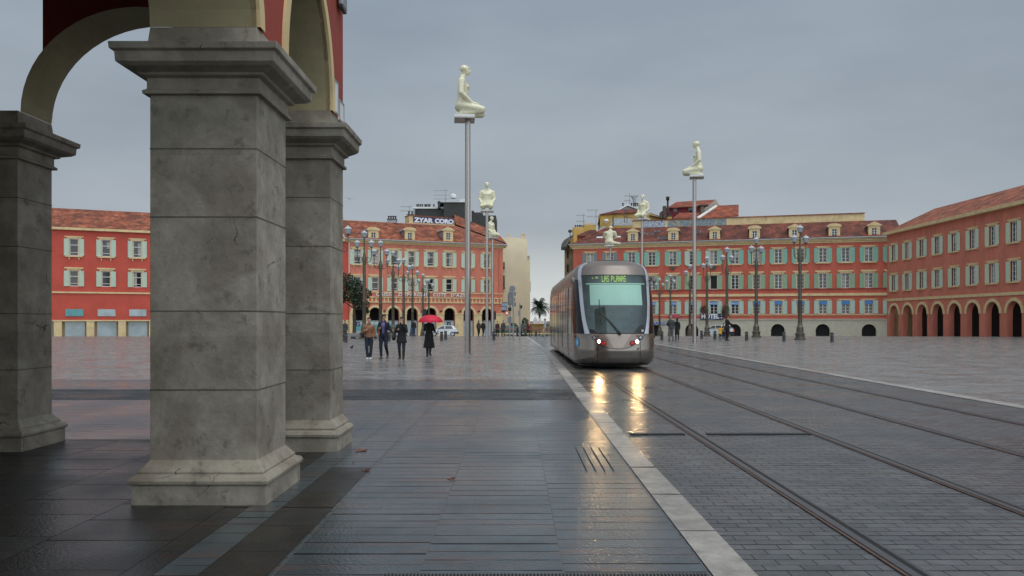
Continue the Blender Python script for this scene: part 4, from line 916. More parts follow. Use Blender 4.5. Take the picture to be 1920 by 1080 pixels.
chim(1252, 1260, 406, 410, 125, 'little yellow chimney on the graffiti wall coping', m_yell, 1)
antenna(1094, 401, 424, 127, 'twin armed antenna at the far left of the hotel roofs', (.15, .75), 1.5)
antenna(1117.5, 394, 424, 127, 'antenna on the low yellow building', (.0, .5), 1.8)
antenna(1180.5, 362, 384, 138, 'tall antenna beside the flared grey chimney', (.3, .8), 1.2)
# ------------------------------------------------------------------ tram
m_tb = mat('bronze grey metallic paint', (.26,.228,.20), .24, metal=.8, var=.05, scale=1.5, coat=.5)
m_tb2 = mat('light bronze paint', (.36,.29,.24), .32, metal=.45, var=.04, scale=1.5, coat=.5)
m_tb3b = mat('bronze nose paint', (.26,.19,.155), .3, metal=.45, var=.04, coat=.5)
m_tb3 = mat('roof bronze paint', (.21,.18,.16), .4, metal=.4, var=.1, scale=1.2, coat=.2)
m_tsil = mat('silver trim', (.66,.66,.72), .3, metal=.6, var=.04, coat=.5)
m_tgl = mat('dark bronze tinted glass', (.018,.015,.013), .06, spec=.9, var=.2)
m_tpan = mat('tinted passenger window', (.035,.028,.022), .04, spec=1.0, var=.5, scale=.9, coat=1)
m_cabg = mat('dark cab side glass', (.012,.012,.012), .12, spec=.25, var=.1)
m_wsh = glassy('teal windscreen glass', (.70,.80,.79), transp=.92, refl=.035, rough=.06)
m_cabw = mat('grey cab interior', (.36,.40,.40), .8, var=.5, scale=1.1)
m_blind = mat('pale green sun blind', (.60,.78,.68), .8, var=.03, emit=(.55,.8,.68), estr=.30)  # emission added so the blind looks brighter; it is no lamp
m_led = mat('yellow green led', (.1,.2,.01), .5, emit=(.55,.85,.06), estr=1.05)
m_head = mat('lit headlamp', (1,.9,.8), .3, emit=(1.0,.64,.29), estr=850)
m_redl = mat('red tail lens', (.4,.01,.01), .15, emit=(.8,.03,.02), estr=.25); m_clear = mat('clear lamp lens', (.5,.5,.5), .08, metal=.5)
m_oran = mat('orange side lamp', (.8,.13,.02), .2, emit=(1,.25,.04), estr=.5)
tw = [(.14,1.20),(.22,1.27),(.35,1.305),(.6,1.315),(1.1,1.315),(2.3,1.31),(2.75,1.285),(3.1,1.24),(3.3,1.16),(3.42,1.02),(3.49,.8),(3.53,.5),(3.55,.02)]
ty = [(.14,.30),(.22,.14),(.35,.05),(.6,.0),(1.0,.05),(1.12,.09),(2.0,.34),(3.0,.80),(3.3,1.0),(3.45,1.25),(3.52,1.6),(3.55,2.1)]
NL, NE = 1.32, 2.35
tr_ = thing('tram', 'bronze grey tram with lit headlights showing LAS PLANAS on its front', 'tram', (3.2, 24.7, 0))
def tp(th, z, off=0.):
    w, y0 = lerp_tab(tw, z), lerp_tab(ty, z); s = abs(math.sin(th))**(2/NE); c = abs(math.cos(th))**(2/NE)
    x = math.copysign(w*s, th); y = y0+NL*(1-c)
    if off:
        n = Vector((math.copysign(s**(NE-1)/w, th), -c**(NE-1)/NL, 0)).normalized(); x += n.x*off; y += n.y*off
    return (x, y, z)
def th_of(x, z):
    w = lerp_tab(tw, z); return math.copysign(math.asin(min(1, (min(abs(x), w)/w)**(NE/2))), x)
def patch(name, f, nu, nv, m, off=0., parent=None, smooth=True):
    vs = []
    for j in range(nv+1):
        for i in range(nu+1):
            th, z = f(i/nu, j/nv); vs.append(tp(th, z, off))
    mb = MB(); mb.add(vs, [(j*(nu+1)+i, j*(nu+1)+i+1, (j+1)*(nu+1)+i+1, (j+1)*(nu+1)+i) for j in range(nv) for i in range(nu)], smooth)
    return mb.build(name, m, parent or tr_)
def sidep(mb, s, y0, y1, z0, z1, off=0., nz=8, back=.0):
    zs = [z0+(z1-z0)*j/nz for j in range(nz+1)]; vs = []
    for z in zs:
        w = lerp_tab(tw, z)+off; ya = lerp_tab(ty, z)+NL if y0 is None else y0
        vs += [(s*w, ya, z), (s*w, y1, z)]
    return mb.add(vs, [(2*j, 2*j+1, 2*j+3, 2*j+2) for j in range(nz)], True)
hw = lambda z: lerp_tab([(1.12,.84),(1.3,.90),(1.6,.955),(2.1,1.0),(3.0,1.03),(3.5,.8)], z)
ho = lambda z: lerp_tab([(1.12,.99),(1.6,1.06),(2.1,1.10),(3.0,1.13),(3.2,1.10),(3.32,1.04),(3.42,.92),(3.49,.70),(3.53,.42),(3.55,.0)], z)
mix = lambda a, b_, t: a+(b_-a)*t
ZW0, ZW1 = 1.12, 3.0
def zrow(z0, z1, fx0, fx1): return lambda u, v: ((lambda z: (mix(th_of(fx0(z), z), th_of(fx1(z), z), u), z))(mix(z0, z1, v)))
patch('windshield', zrow(ZW0, ZW1, lambda z: -hw(z), hw), 26, 16, m_wsh, .012)
fr = patch('windshield_frame', zrow(ZW0, ZW0+.03, lambda z: -hw(z)-.01, lambda z: hw(z)+.01), 26, 1, m_black, .014)
patch('windshield_frame', zrow(ZW1-.03, ZW1, lambda z: -hw(z)-.01, lambda z: hw(z)+.01), 26, 1, m_black, .014)
for s in (-1, 1):
    patch('pillar_trim', zrow(ZW0, 3.44, lambda z: s*hw(z) if z < 3.02 else s*(ho(z)-.10), lambda z: s*ho(z)), 4, 20, m_tsil, .02)
    patch('cab_side_window', zrow(ZW0, 2.85, lambda z: s*ho(z), lambda z: s*9), 12, 12, m_cabg, .006)
    patch('roof_corner', zrow(2.85, 3.55, lambda z: s*ho(z), lambda z: s*9), 12, 12, m_tb3)
patch('roof_panel', zrow(ZW1, 3.55, lambda z: -max(0, ho(z)-.09), lambda z: max(0, ho(z)-.09)), 26, 14, m_tb3, .004)
patch('roof_vent', zrow(3.49, 3.525, lambda z: -.45, lambda z: .55), 12, 2, m_dgrey, .03)
zsm = lambda x: min(1.12, .66+.46*(min(1, abs(x)/.88))**2.3)
def smile(u, v):
    x = mix(-.88, .88, u); z = mix(zsm(x), 1.12, v); return th_of(x, z), z
patch('nose_panel', smile, 40, 8, m_tb3b, .008)
def smile_c(u, v):
    x = mix(-.42, .42, u); h = 1.12-(1.12-.70)*min(1, max(0, (abs(x)-.42)/-.17)) if False else None
    lo = .69 if abs(x) < .14 else mix(.69, 1.12, (abs(x)-.14)/.28); z = mix(max(lo, zsm(x)+.01), 1.115, v); return th_of(x, z), z
patch('nose_centre_panel', smile_c, 24, 6, m_tb2, .012)
def smile_gap(u, v):
    x = mix(-.90, .90, u); z = zsm(x)-.018+.018*v if abs(x) < .88 else mix(1.105, 1.12, v); return th_of(x, z), z
patch('panel_gap', smile_gap, 44, 1, m_black, .010)
def bumper(u, v):
    th = mix(-PI/2, PI/2, u)
    x = lerp_tab(tw, 1.0)*abs(math.sin(th))**(2/NE); z = mix(.14, zsm(x), v); return th, z
bm_ = patch('bumper', bumper, 60, 16, m_tb)
for x in (-.62, .70):
    patch('panel_gap', zrow(.16, zsm(x)-.02, lambda z, x=x: x-.008, lambda z, x=x: x+.008), 1, 6, m_black, .006)
patch('underskirt', zrow(.14, .17, lambda z: -9, lambda z: 9), 60, 1, m_black, .004)
# lamps
def lamp(nm, x, z, r, m, parent=None):
    c = Vector(tp(th_of(x, z), z, .0)); th = th_of(x, z); a, b2_ = Vector(tp(th-.03, z)), Vector(tp(th+.03, z)); t = (b2_-a).normalized(); n = Vector((t.y, -t.x, 0))
    if n.y > 0: n = -n
    M = Matrix.Translation(c) @ n.to_track_quat('Z', 'Y').to_matrix().to_4x4()
    ring = MB(); n_ = 18
    vs = [M @ Vector((rr*math.cos(2*PI*k/n_), rr*math.sin(2*PI*k/n_), zz)) for rr, zz in ((r*1.3, .0), (r*1.3, .03), (r, .034), (r*.95, .02)) for k in range(n_)]
    ring.add(vs, [(j*n_+k, j*n_+(k+1) % n_, (j+1)*n_+(k+1) % n_, (j+1)*n_+k) for j in range(3) for k in range(n_)], True)
    o = ring.build(nm, m_dgrey, tr_)
    d = MB(); d.add([M @ Vector((r*.95*math.cos(2*PI*k/n_), r*.95*math.sin(2*PI*k/n_), .02)) for k in range(n_)]+[M @ Vector((0, 0, .04))], [(k, (k+1) % n_, n_) for k in range(n_)], True)
    d.build('lens', m, o); return o
for s in (-1, 1):
    lamp('headlight', s*.585+.005, .885, .044, m_head); lamp('headlight', s*.44, .83, .066, m_redl); lamp('headlight', s*.71, 1.0, .055, m_clear)
    lamp('marker_lamp', s*.60, 1.055, .015, m_black); lamp('marker_lamp', s*.62, .66, .018, m_black)
    lamp('side_lamp', s*1.27, 1.03, .035, m_oran)
# interior seen through the windscreen
cab = MB().box(-1.0, 1.0, 1.72, 1.74, .95, 3.0).build('cab_partition', m_cabw, tr_)
MB().prism([(-.9, .6), (.9, .6), (.9, 1.55), (-.9, 1.55)], 1.0, 1.02, 'z').build('dashboard', m_dgrey, tr_)
vs = []
def inset(x, z, d): v = tp(th_of(x, z), z); return (v[0], v[1]+d, v[2])
mb = MB(); g = [[inset(mix(-.80, .86, i/12), mix(2.02, 2.68, j/5), .14) for i in range(13)] for j in range(6)]
mb.add([p for row in g for p in row], [(j*13+i, j*13+i+1, (j+1)*13+i+1, (j+1)*13+i) for j in range(5) for i in range(12)]); mb.build('sun_blind', m_blind, tr_)
MB().tube([inset(mix(-.90, .98, i/10), 2.71, .10) for i in range(11)], .022, 6).build('blind_bar', m_blind, tr_)
mb = MB(); g = [[inset(mix(-.97, .97, i/12), mix(2.75, 2.98, j/2), .2) for i in range(13)] for j in range(3)]
mb.add([p for row in g for p in row], [(j*13+i, j*13+i+1, (j+1)*13+i+1, (j+1)*13+i) for j in range(2) for i in range(12)]); db_ = mb.build('destination_display', mat('display backing', (.05,.08,.08), .5), tr_)
# LED letters drawn dot by dot (5x7 matrix)
G = {'L': '10000 10000 10000 10000 10000 10000 11111', 'A': '01110 10001 10001 11111 10001 10001 10001', 'S': '01111 10000 10000 01110 00001 00001 11110', 'P': '11110 10001 10001 11110 10000 10000 10000', 'N': '10001 11001 11001 10101 10011 10011 10001', ' ': '000 000 000 000 000 000 000', '1': '010 110 010 010 010 010 111', 'T': '111 010 010 010 010 010 010', '.': '0 0 0 0 0 0 1'}
def led(txt, x0, z1, pitch, wpx, m):
    mb = MB(); x = x0
    for ch in txt:
        rows = G[ch].split()
        for j, row in enumerate(rows):
            for i, b_ in enumerate(row):
                if b_ == '1':
                    c = inset(x+i*wpx, z1-j*pitch, .185); mb.box(c[0]-wpx*.46, c[0]+wpx*.46, c[1]-.004, c[1], c[2]-pitch*.47, c[2]+pitch*.47)
        x += (len(rows[0])+1.1)*wpx
    return mb.build('led_lettering', m, db_)
led('LAS PLANAS', -.40, 2.955, .0275, .0133, m_led); led('L TA', -.70, 2.94, .009, .0095, m_led)
# wiper
def wp(x, z, o=.05): return tp(th_of(x, z), z, o)
wi = MB().tube([wp(.02, 1.13), wp(-.25, 1.50, .06), wp(-.53, 1.80)], .018, 6).tube([wp(.09, 1.13), wp(-.20, 1.48, .06), wp(-.49, 1.78)], .012, 6).build('wiper', m_black, tr_)
MB().tube([wp(-.535, 2.20, .03), wp(-.525, 1.8, .035), wp(-.50, 1.38, .03)], .013, 6).build('wiper_blade', m_black, wi)
MB().lathe([(.04, 0), (.05, .02), (.05, .06), (.02, .07)], wp(.05, 1.10, .05), 10).build('wiper_hub', m_black, wi)
mbk = MB()
def corner(s):
    def f(u, v):
        x = s*mix(.50 if s > 0 else .62, .86, u); z = mix(1.13, 1.13+(.27 if s > 0 else .14)*math.sin(PI/2*min(1, u*1.4))*(1 if u < .7 else 1), v); x = min(abs(x), hw(z)-.005)*s; return th_of(x, z), z
    return f
patch('windshield_mask', corner(1), 10, 5, m_black, .016); patch('windshield_mask', corner(-1), 10, 5, m_black, .016)
o = text('20', .085, m_white, tr_, tuple(wp(.76, 1.19, .05)), ext=.003, name='fleet_number', bold=.004); o.rotation_euler = (PI/2, 0, .55)
# blue oval emblem on the left corner
n_ = 20; c = []
m_cyan = mat('sky blue emblem', (.06,.33,.62), .3)
def ov(rr, off): return [tp(th_of(-1.20, .85)+rr*.085*math.cos(2*PI*k/n_), .84+rr*.165*math.sin(2*PI*k/n_), off) for k in range(n_)]
em = MB().add(ov(1, .012), [list(range(n_))]).build('oval_emblem', m_cyan, tr_)
MB().add(ov(.45, .016), [list(range(n_))]).build('emblem_mark', mat('pale blue mark', (.45,.68,.8), .4), em)
# mirrors
for s in (-1, 1):
    a = tp(s*1.25, 2.83, 0); e = (a[0]+s*.10, a[1]-.32, a[2]+.02)
    mr_ = MB().tube([a, (a[0]+s*.1, a[1]-.1, a[2]+.1), e], .02, 6).build('mirror', m_tb, tr_)
    MB().lathe([(.01, 0), (.055, .02), (.075, .08), (.07, .15), (.04, .20), (.01, .21)], (e[0], e[1], e[2]-.12), 12).build('mirror_shell', m_tb3, mr_)
# sides and roof of the modules
YE = 18.4
for s in (-1, 1):
    nm = 'side_panel'
    sidep(MB(), s, None, YE, .14, 1.0, nz=6).build(nm, m_tb, tr_)
    sidep(MB(), s, None, YE, 1.0, 2.75).build('window_band', m_tgl, tr_)
    sidep(MB(), s, None, YE, 2.75, 3.55, nz=10).build('roof_side', m_tb3, tr_)
    x = s*1.318
    yl = []; y = 1.9
    while y < YE-1.4: yl.append(y); y += 1.62
    for i, y in enumerate(yl):
        if i % 4 in (1,):       # double door
            d = sidep(MB(), s, y+.03, y+1.30, .3, 2.70, .012, 10).build('door', m_tb, tr_)
            for k in range(2): sidep(MB(), s, y+.09+k*.63, y+.62+k*.63, .5, 2.62, .016, 10).build('door_glass', m_tpan, d)
            sidep(MB(), s, y+.655, y+.675, .3, 2.7, .018, 6).build('door_gap', m_black, d)
        else:
            sidep(MB(), s, y+.05, y+1.42, 1.08, 2.66, .006).build('window', m_tpan, tr_)
            sidep(MB(), s, y-.01, y+.02, .16, 2.75, .004, 8).build('panel_gap', m_black, tr_)
    sidep(MB(), s, 2.2, YE, 2.74, 2.78, .012, 1).build('cantrail', m_tb, tr_)
    for ym in (6.8, 13.2): sidep(MB(), s, ym, ym+.5, .2, 3.2, .003, 10).build('gangway_bellows', m_black, tr_)
MB().box(-1.1, 1.1, 1.1, YE, .1, .14).build('floor_pan', m_black, tr_)
for ym in (2.2, 9.6, 16.0): MB().box(-1.0, 1.0, ym, ym+1.8, .02, .1).build('bogie', m_black, tr_)
mb = MB()
for (a, c_) in ((4.5, 6.4), (8.5, 12.6), (14.5, 17.5)): mb.prism([(-.75, 3.3), (.75, 3.3), (.72, 3.62), (-.72, 3.62)], a, c_)
# roof pods sit below the nose line seen from the front
# last module turned into the curve
q = thing_none = bpy.data.objects.new('rear_module', None); COL.objects.link(q); q.parent = tr_; q.location = (0, YE+.25, 0); q.rotation_euler = (0, 0, -.16)
q2 = MB()
for s in (-1, 1):
    sidep(q2, s, 0, 8.5, .14, 1.0, nz=6); sidep(q2, s, 0, 8.5, 2.75, 3.55, nz=8)
zs = [z for z, w in tw]
q2.add([(s*lerp_tab(tw, z), 8.5, z) for z in zs for s in (-1, 1)], [(2*j, 2*j+1, 2*j+3, 2*j+2) for j in range(len(zs)-1)])
q2.build('module_shell', m_tb, q)
q3 = MB()
for s in (-1, 1): sidep(q3, s, 0, 8.5, 1.0, 2.75)
q3.build('module_glass', m_tgl, q)
MB().add([(s*lerp_tab(tw, z), YE, z) for z in zs for s in (-1, 1)], [(2*j, 2*j+1, 2*j+3, 2*j+2) for j in range(len(zs)-1)]).build('end_panel', m_black, tr_)
# ------------------------------------------------------------------ bodies
def mirror(h): return [[((-c[0], c[1], c[2]), r) for c, r in hull] for hull in h]
def limb(p, q, r0, r1): return [(p, r0), (q, r1)]
def head_hulls(c, yaw=0., s=1., pitch=0.):
    """head with jaw, brow, nose, ears; faces -Y when yaw = 0"""
    R = Matrix.Rotation(yaw, 3, 'Z') @ Matrix.Rotation(pitch, 3, 'X'); C = Vector(c)
    def T(x, y, z): return tuple(C + R @ Vector((x*s, y*s, z*s)))
    k = lambda a: tuple(v*s for v in a) if isinstance(a, tuple) else a*s
    return [[(T(0, .012, .035), k((.074, .088, .082))), (T(0, -.02, -.03), k((.058, .065, .05)))], [(T(0, -.02, -.03), k((.056, .062, .05))), (T(0, -.055, -.092), k((.028, .024, .018)))],
            [(T(0, -.088, .03), k(.010)), (T(0, -.110, -.022), k(.013)), (T(0, -.085, -.028), k(.016))], [(T(-.045, -.078, .045), k(.014)), (T(.045, -.078, .045), k(.014))],
            [(T(-.018, -.09, -.058), k(.009)), (T(.018, -.09, -.058), k(.009))],
            [(T(.076, .01, .02), k((.010, .018, .028))), (T(.072, .005, -.01), k(.010))], [(T(-.076, .01, .02), k((.010, .018, .028))), (T(-.072, .005, -.01), k(.010))]]
def hand_hulls(w, d, out, s=1., curl=.5):
    """palm and five fingers from wrist w along d; out = side the thumb leaves to"""
    w = Vector(w); d = Vector(d).normalized(); o = Vector(out); o = (o-d*o.dot(d)).normalized(); n = d.cross(o)
    hs = [[(tuple(w+d*.015*s), .021*s), (tuple(w+d*.075*s+o*.025*s), .015*s), (tuple(w+d*.075*s-o*.028*s), .014*s)]]
    for i, L_ in enumerate((.070, .078, .072, .056)):
        b = w+d*.082*s+o*(.030-.020*i)*s; k = b+(d*math.cos(curl*.6)+n*math.sin(curl*.6))*L_*.5*s; t = k+(d*math.cos(curl*1.6)+n*math.sin(curl*1.6))*L_*.5*s
        hs += [[(tuple(b), .0105*s), (tuple(k), .0095*s)], [(tuple(k), .0095*s), (tuple(t), .008*s)]]
    b = w+d*.03*s+o*.022*s; k = b+(d*.6+o*.8)*.035*s; t = k+(d*.9+o*.3+n*.3)*.032*s
    return hs+[[(tuple(b), .013*s), (tuple(k), .012*s)], [(tuple(k), .012*s), (tuple(t), .010*s)]]
# seated sculptures ---------------------------------------------------------
def figure_hulls(kind):
    H = []
    def torso(px, py, lean=0.):
        return [[((0, py, .20), (.165, .14, .10)), ((0, py-.01-lean*.2, .38), (.125, .095, .08))], [((0, py-.01-lean*.2, .38), (.125, .095, .08)), ((0, py-.02-lean*.6, .58), (.155, .108, .10))],
                [((0, py-.02-lean*.6, .60), (.15, .10, .09)), ((.15, py-lean, .72), (.055, .055, .05)), ((-.15, py-lean, .72), (.055, .055, .05))],
                [((0, py-lean, .72), (.07, .06, .05)), ((0, py-.01-lean*1.1, .84), (.052, .055, .05))],
                [((0, py-lean, .82), (.045, .045, .03)), ((.12, py-lean, .745), .035), ((-.12, py-lean, .745), .035)],
                [((.07, py-.10-lean*.6, .60), (.055, .035, .05)), ((-.07, py-.10-lean*.6, .60), (.055, .035, .05))]]
    def arm(s, sh, el, wr): return [[((s*sh[0], sh[1], sh[2]), .066), ((s*el[0], el[1], el[2]), .051)], [((s*el[0], el[1], el[2]), .053), ((s*wr[0], wr[1], wr[2]), .037)]]
    if kind == 'kneel':
        H += torso(0, .10)
        for s in (-1, 1):
            H += [[((s*.10, .10, .20), (.09, .12, .09)), ((s*.14, -.25, .125), .07)], [((s*.14, -.25, .085), .058), ((s*.09, .12, .055), .046)], [((s*.09, .12, .05), .042), ((s*.07, .20, .035), .03)]]
            H += arm(s, (.165, .11, .695), (.215, .12, .43), (.15, -.06, .26)) + hand_hulls((s*.15, -.06, .26), (-s*.1, -.9, -.2), (-s, 0, .1), 1.1, .3)
        H += head_hulls((0, .05, .955))
    elif kind == 'lotus':
        H += torso(0, .10)
        for s in (-1, 1):
            H += [[((s*.10, .10, .14), (.09, .11, .09)), ((s*.30, -.17, .10), .075)], [((s*.30, -.17, .09), .065), ((-s*.02, -.27-.04*s, .07), .045)], [((-s*.02, -.27-.04*s, .06), .04), ((-s*.14, -.24-.04*s, .05), .028)]]
            H += arm(s, (.19, .11, .71), (.26, .06, .42), (.06, -.16, .27)) + hand_hulls((s*.06, -.16, .27), (-s*.9, -.3, -.25), (0, 0, 1), 1.1, .3)
        H += head_hulls((0, .05, .955))
    elif kind == 'side':     # sitting on one hip, legs swept to one side, arm down
        H += torso(0, .06)
        H += [[((.08, .05, .15), (.1, .11, .09)), ((.06, -.32, .10), .07)], [((.06, -.32, .08), .058), ((.34, -.10, .06), .042)], [((-.08, .05, .15), (.1, .11, .09)), ((-.26, -.26, .11), .07)], [((-.26, -.26, .09), .06), ((.10, -.34, .055), .042)], [((.34, -.1, .05), .038), ((.40, 0, .04), .028)]]
        H += arm(1, (.18, .07, .71), (.22, .08, .44), (.27, .02, .18)) + hand_hulls((.27, .02, .18), (.1, -.2, -1), (-1, -.5, 0), 1.1, .2)
        H += arm(-1, (.18, .07, .71), (.21, .04, .44), (.16, -.16, .24)) + hand_hulls((-.16, -.16, .24), (.3, -.9, -.2), (1, 0, 0), 1.1, .3)
        H += head_hulls((0, .0, .955), -.3)
    elif kind == 'hug':      # one knee drawn up, arms round it
        H += torso(0, .10, .05)
        H += [[((-.10, .08, .15), (.1, .12, .1)), ((-.20, -.26, .55), .068)], [((-.20, -.26, .53), .062), ((-.16, -.30, .09), .045)], [((-.16, -.28, .06), .04), ((-.16, -.42, .03), .028)]]
        H += [[((.10, .08, .15), (.1, .12, .1)), ((.30, -.22, .11), .07)], [((.30, -.22, .09), .062), ((-.02, -.34, .06), .042)]]
        H += arm(-1, (.19, .06, .70), (.30, -.06, .48), (.22, -.33, .42)) + hand_hulls((-.22, -.33, .42), (.9, -.2, 0), (0, 0, 1), 1.1, .5)
        H += arm(1, (.19, .06, .70), (.24, -.04, .44), (.02, -.32, .40)) + hand_hulls((.02, -.32, .40), (-.9, 0, 0), (0, 0, 1), 1.1, .5)
        H += head_hulls((0, -.04, .95), 0, 1, .12)
    return H
def statue(px, pyb, d, kind, rz, label, H=11.0, s=2.2, pr=.135, wid=1.12):
    p = P(px, pyb, d); z0 = gz(d)-.02
    t = thing('statue_column', label, 'statue', (p.x, d, z0), 0, 'seated resin figures on tall steel poles')
    h = P(px, pyb, d).z-z0
    mb = MB().lathe([(pr, 0), (pr, h*.33), (pr*1.025, h*.33+.001), (pr*1.025, h*.33+.05), (pr*.98, h*.33+.051), (pr*.93, h-.02), (pr*.93, h)], (0, 0, 0), 20).build('pole', m_steel, t)
    MB().lathe([(pr*1.9, 0), (pr*1.9, .03), (pr*1.05, .04)], (0, 0, 0), 20).build('base_plate', m_steel, t)
    M = Matrix.Rotation(rz, 4, 'Z')
    MB().box(-.56, .56, -.32, .62, h, h+.07, M).build('platform', m_steel, t); MB().box(-.55, .55, -.31, .61, h+.073, h+.16, M).build('platform_top', m_white, t)
    f = fused('seated_figure', figure_hulls(kind), m_fig, t, vox=.016, scale=s, smooth=9)
    f.location = (0, 0, h+.155); f.rotation_euler = (0, 0, rz); f.scale = (wid, 1.16, 1)
    return t
statue(877, 226, 37.0, 'kneel', PI/2+.08, 'seated white resin figure in profile facing the tram on the nearest, tallest looking pole', s=2.26, wid=1.2)
statue(913, 397, 69.5, 'kneel', .0, 'seated white figure facing the camera on the second pole behind the nearest one', s=2.3, wid=1.3)
statue(923.5, 448, 86.0, 'kneel', .8, 'slim seated white figure with swept legs on the pole half hidden behind the second one', s=2.15, pr=.15, wid=1.)
statue(1302, 334, 54.0, 'kneel', -PI/2-.2, 'kneeling white figure turned to the left on the single pole at the far right', s=2.2)
statue(1204, 413, 77.0, 'kneel', -.65, 'seated white figure with legs tucked aside on the pole right above the tram roof', s=2.2)
statue(1144.5, 463, 96.0, 'hug', PI-.45, 'small hunched white figure hugging its knee on the pole behind the tram roof', s=2.25, wid=-1.35)
# ------------------------------------------------------------------ street lamps
m_lcap = mat('pale lantern cap', (.45,.47,.49), .6, var=.1)
def lantern(parent, x, y, z, s=1.):
    o = MB().lathe([(.035*s, -.08*s), (.06*s, 0), (.13*s, .02*s), (.15*s, .05*s), (.145*s, .069*s)], (x, y, z), 12).build('lantern', m_bronze, parent)
    MB().lathe([(.15*s, .07*s), (.20*s, .22*s), (.235*s, .40*s)], (x, y, z), 12).build('glass', m_lant, o)
    MB().lathe([(.275*s, .405*s), (.26*s, .44*s), (.20*s, .52*s), (.10*s, .58*s), (.045*s, .60*s), (.035*s, .66*s), (.01*s, .68*s)], (x, y, z), 12).build('cap', m_lcap, o)
def lamp_post(H=9.0):
    t = thing('street_lamp', '-', 'street lamp', (0, 0, 0), 0, 'triple lantern street lamps in rows')
    MB().lathe([(.42, 0), (.42, .12), (.34, .18), (.34, .42), (.40, .45), (.40, .5), (.28, .56), (.26, 1.0), (.20, 1.06), (.165, 1.3)], (0, 0, 0), 12).build('base', m_bronze, t)
    MB().lathe([(.165, 1.3), (.15, 3.0), (.17, 3.03), (.17, 3.1), (.145, 3.13), (.125, H-2.9), (.15, H-2.88), (.165, H-2.7), (.165, H-2.35), (.11, H-2.1), (.07, H-1.9), (.05, H-.78)], (0, 0, 0), 12).build('pole', m_bronze, t)
    for s in (-1, 1):
        pts = [(0, 0, H-2.55), (s*.28, 0, H-2.72), (s*.5, 0, H-2.62), (s*.58, 0, H-2.3), (s*.58, 0, H-1.55)]
        a = MB().tube(pts, .035, 7)
        cpt = [(s*(.30+.13*math.cos(k*.6)), 0, H-2.42+.13*math.sin(k*.6)) for k in range(9)]; a.tube(cpt, .02, 5)
        a.build('arm', m_bronze, t); lantern(t, s*.58, 0, H-1.5)
    lantern(t, 0, 0, H-.72)
    return t
lp = lamp_post()
spots = [(637, 59, 9.4, 'street lamp half hidden by the stone pier, its lantern above the left edge', 0), (683, 65.8, 9.0, 'tall triple lantern lamp nearest in the left row, above the woman in brown', 0), (713.5, 74, 9.0, 'second triple lantern lamp of the left row, above the man in purple', .1),
         (737, 83, 9.0, 'third triple lantern lamp of the left row, left of the woman in the black coat', -.1), (757, 91, 9.0, 'fourth triple lantern lamp of the left row, above the woman in the black coat', .1), (773.5, 99, 9.0, 'fifth triple lantern lamp of the left row, behind the walker by the arcade', 0),
         (793, 105, 8.3, 'sixth lamp of the left row, just left above the red umbrella', .2), (804, 109, 7.9, 'farthest lamp of the left row, directly above the red umbrella', .3)]
first = True
for px, d, H_, lab, rz in spots:
    x = (px-965)/F*d
    if first: lp.location = (x, d, gz(d)); lp['label'] = lab; lp.rotation_euler = (0, 0, rz); lp.scale = (H_/9,)*3; first = False
    else: copy_thing(lp, (x, d, gz(d)), rz, lab, None, H_/9)
for px, d, H_, lab, rz in ((1236.5, 109, 8.0, 'farthest lamp of the right row, just right of the tram mirror', .4), (1257, 105, 8.2, 'lamp of the right row behind the couple under the dark red umbrella', .3), (1293.5, 99, 9.0, 'lamp of the right row just left of the far right statue pole', .4),
         (1325.5, 89, 9.0, 'lamp standing in front of the HOTEL sign', .6), (1363, 79.6, 9.0, 'lamp at the right edge of the photo, above the adult with the child in yellow', .5), (1418, 71, 9.0, 'lamp of the right row beyond the child in yellow', .5), (1500, 62, 9.0, 'nearest lamp of the right row', .4)):
    copy_thing(lp, ((px-965)/F*d, d, gz(d)), rz, lab, None, H_/9)
# ------------------------------------------------------------------ bollards
bo = thing('bollard', '-', 'bollard', (0, 0, 0), 0, 'dark bollards across the square')
MB().lathe([(.13, 0), (.13, .04), (.115, .05), (.115, .60), (.12, .61), (.12, .66), (.10, .68), (.0, .69)], (0, 0, 0), 16).build('post', m_boll, bo)
MB().lathe([(.118, .50), (.118, .53)], (0, 0, 0), 16).build('band', m_zinc, bo)
first = True
for px, d, lab in ((828, 60.2, 'dark bollard in front of the white hatchback, the nearer of the pair'), (835.5, 63, 'dark bollard in front of the white hatchback, the farther of the pair'), (729.5, 58, 'dark bollard between the man in purple and the woman in the black coat'), (926, 61.5, 'dark bollard just right of the second statue pole'),
        (1241, 62, 'dark bollard between the tram and the couple with the umbrella'), (1315.5, 66, 'dark bollard just right of the far right statue pole'), (1340.5, 63, 'dark bollard below the HOTEL sign beside the child in yellow'), (1005, 85, 'small dark bollard in front of the fountain basin'),
        (1400, 60, 'dark bollard right of the adult in black, under the right row lamps'), (1470, 58, 'dark bollard farther right, left of the nearest right row lamp'), (1560, 56, 'dark bollard nearest the arcaded wing'), (648.5, 55, 'dark bollard half hidden behind the stone pier')):
    loc_ = ((px-965)/F*d, d, gz(d)); s_ = 1.0
    if first: bo.location = loc_; bo['label'] = lab; first = False
    else: copy_thing(bo, loc_, 0, lab, None, s_)
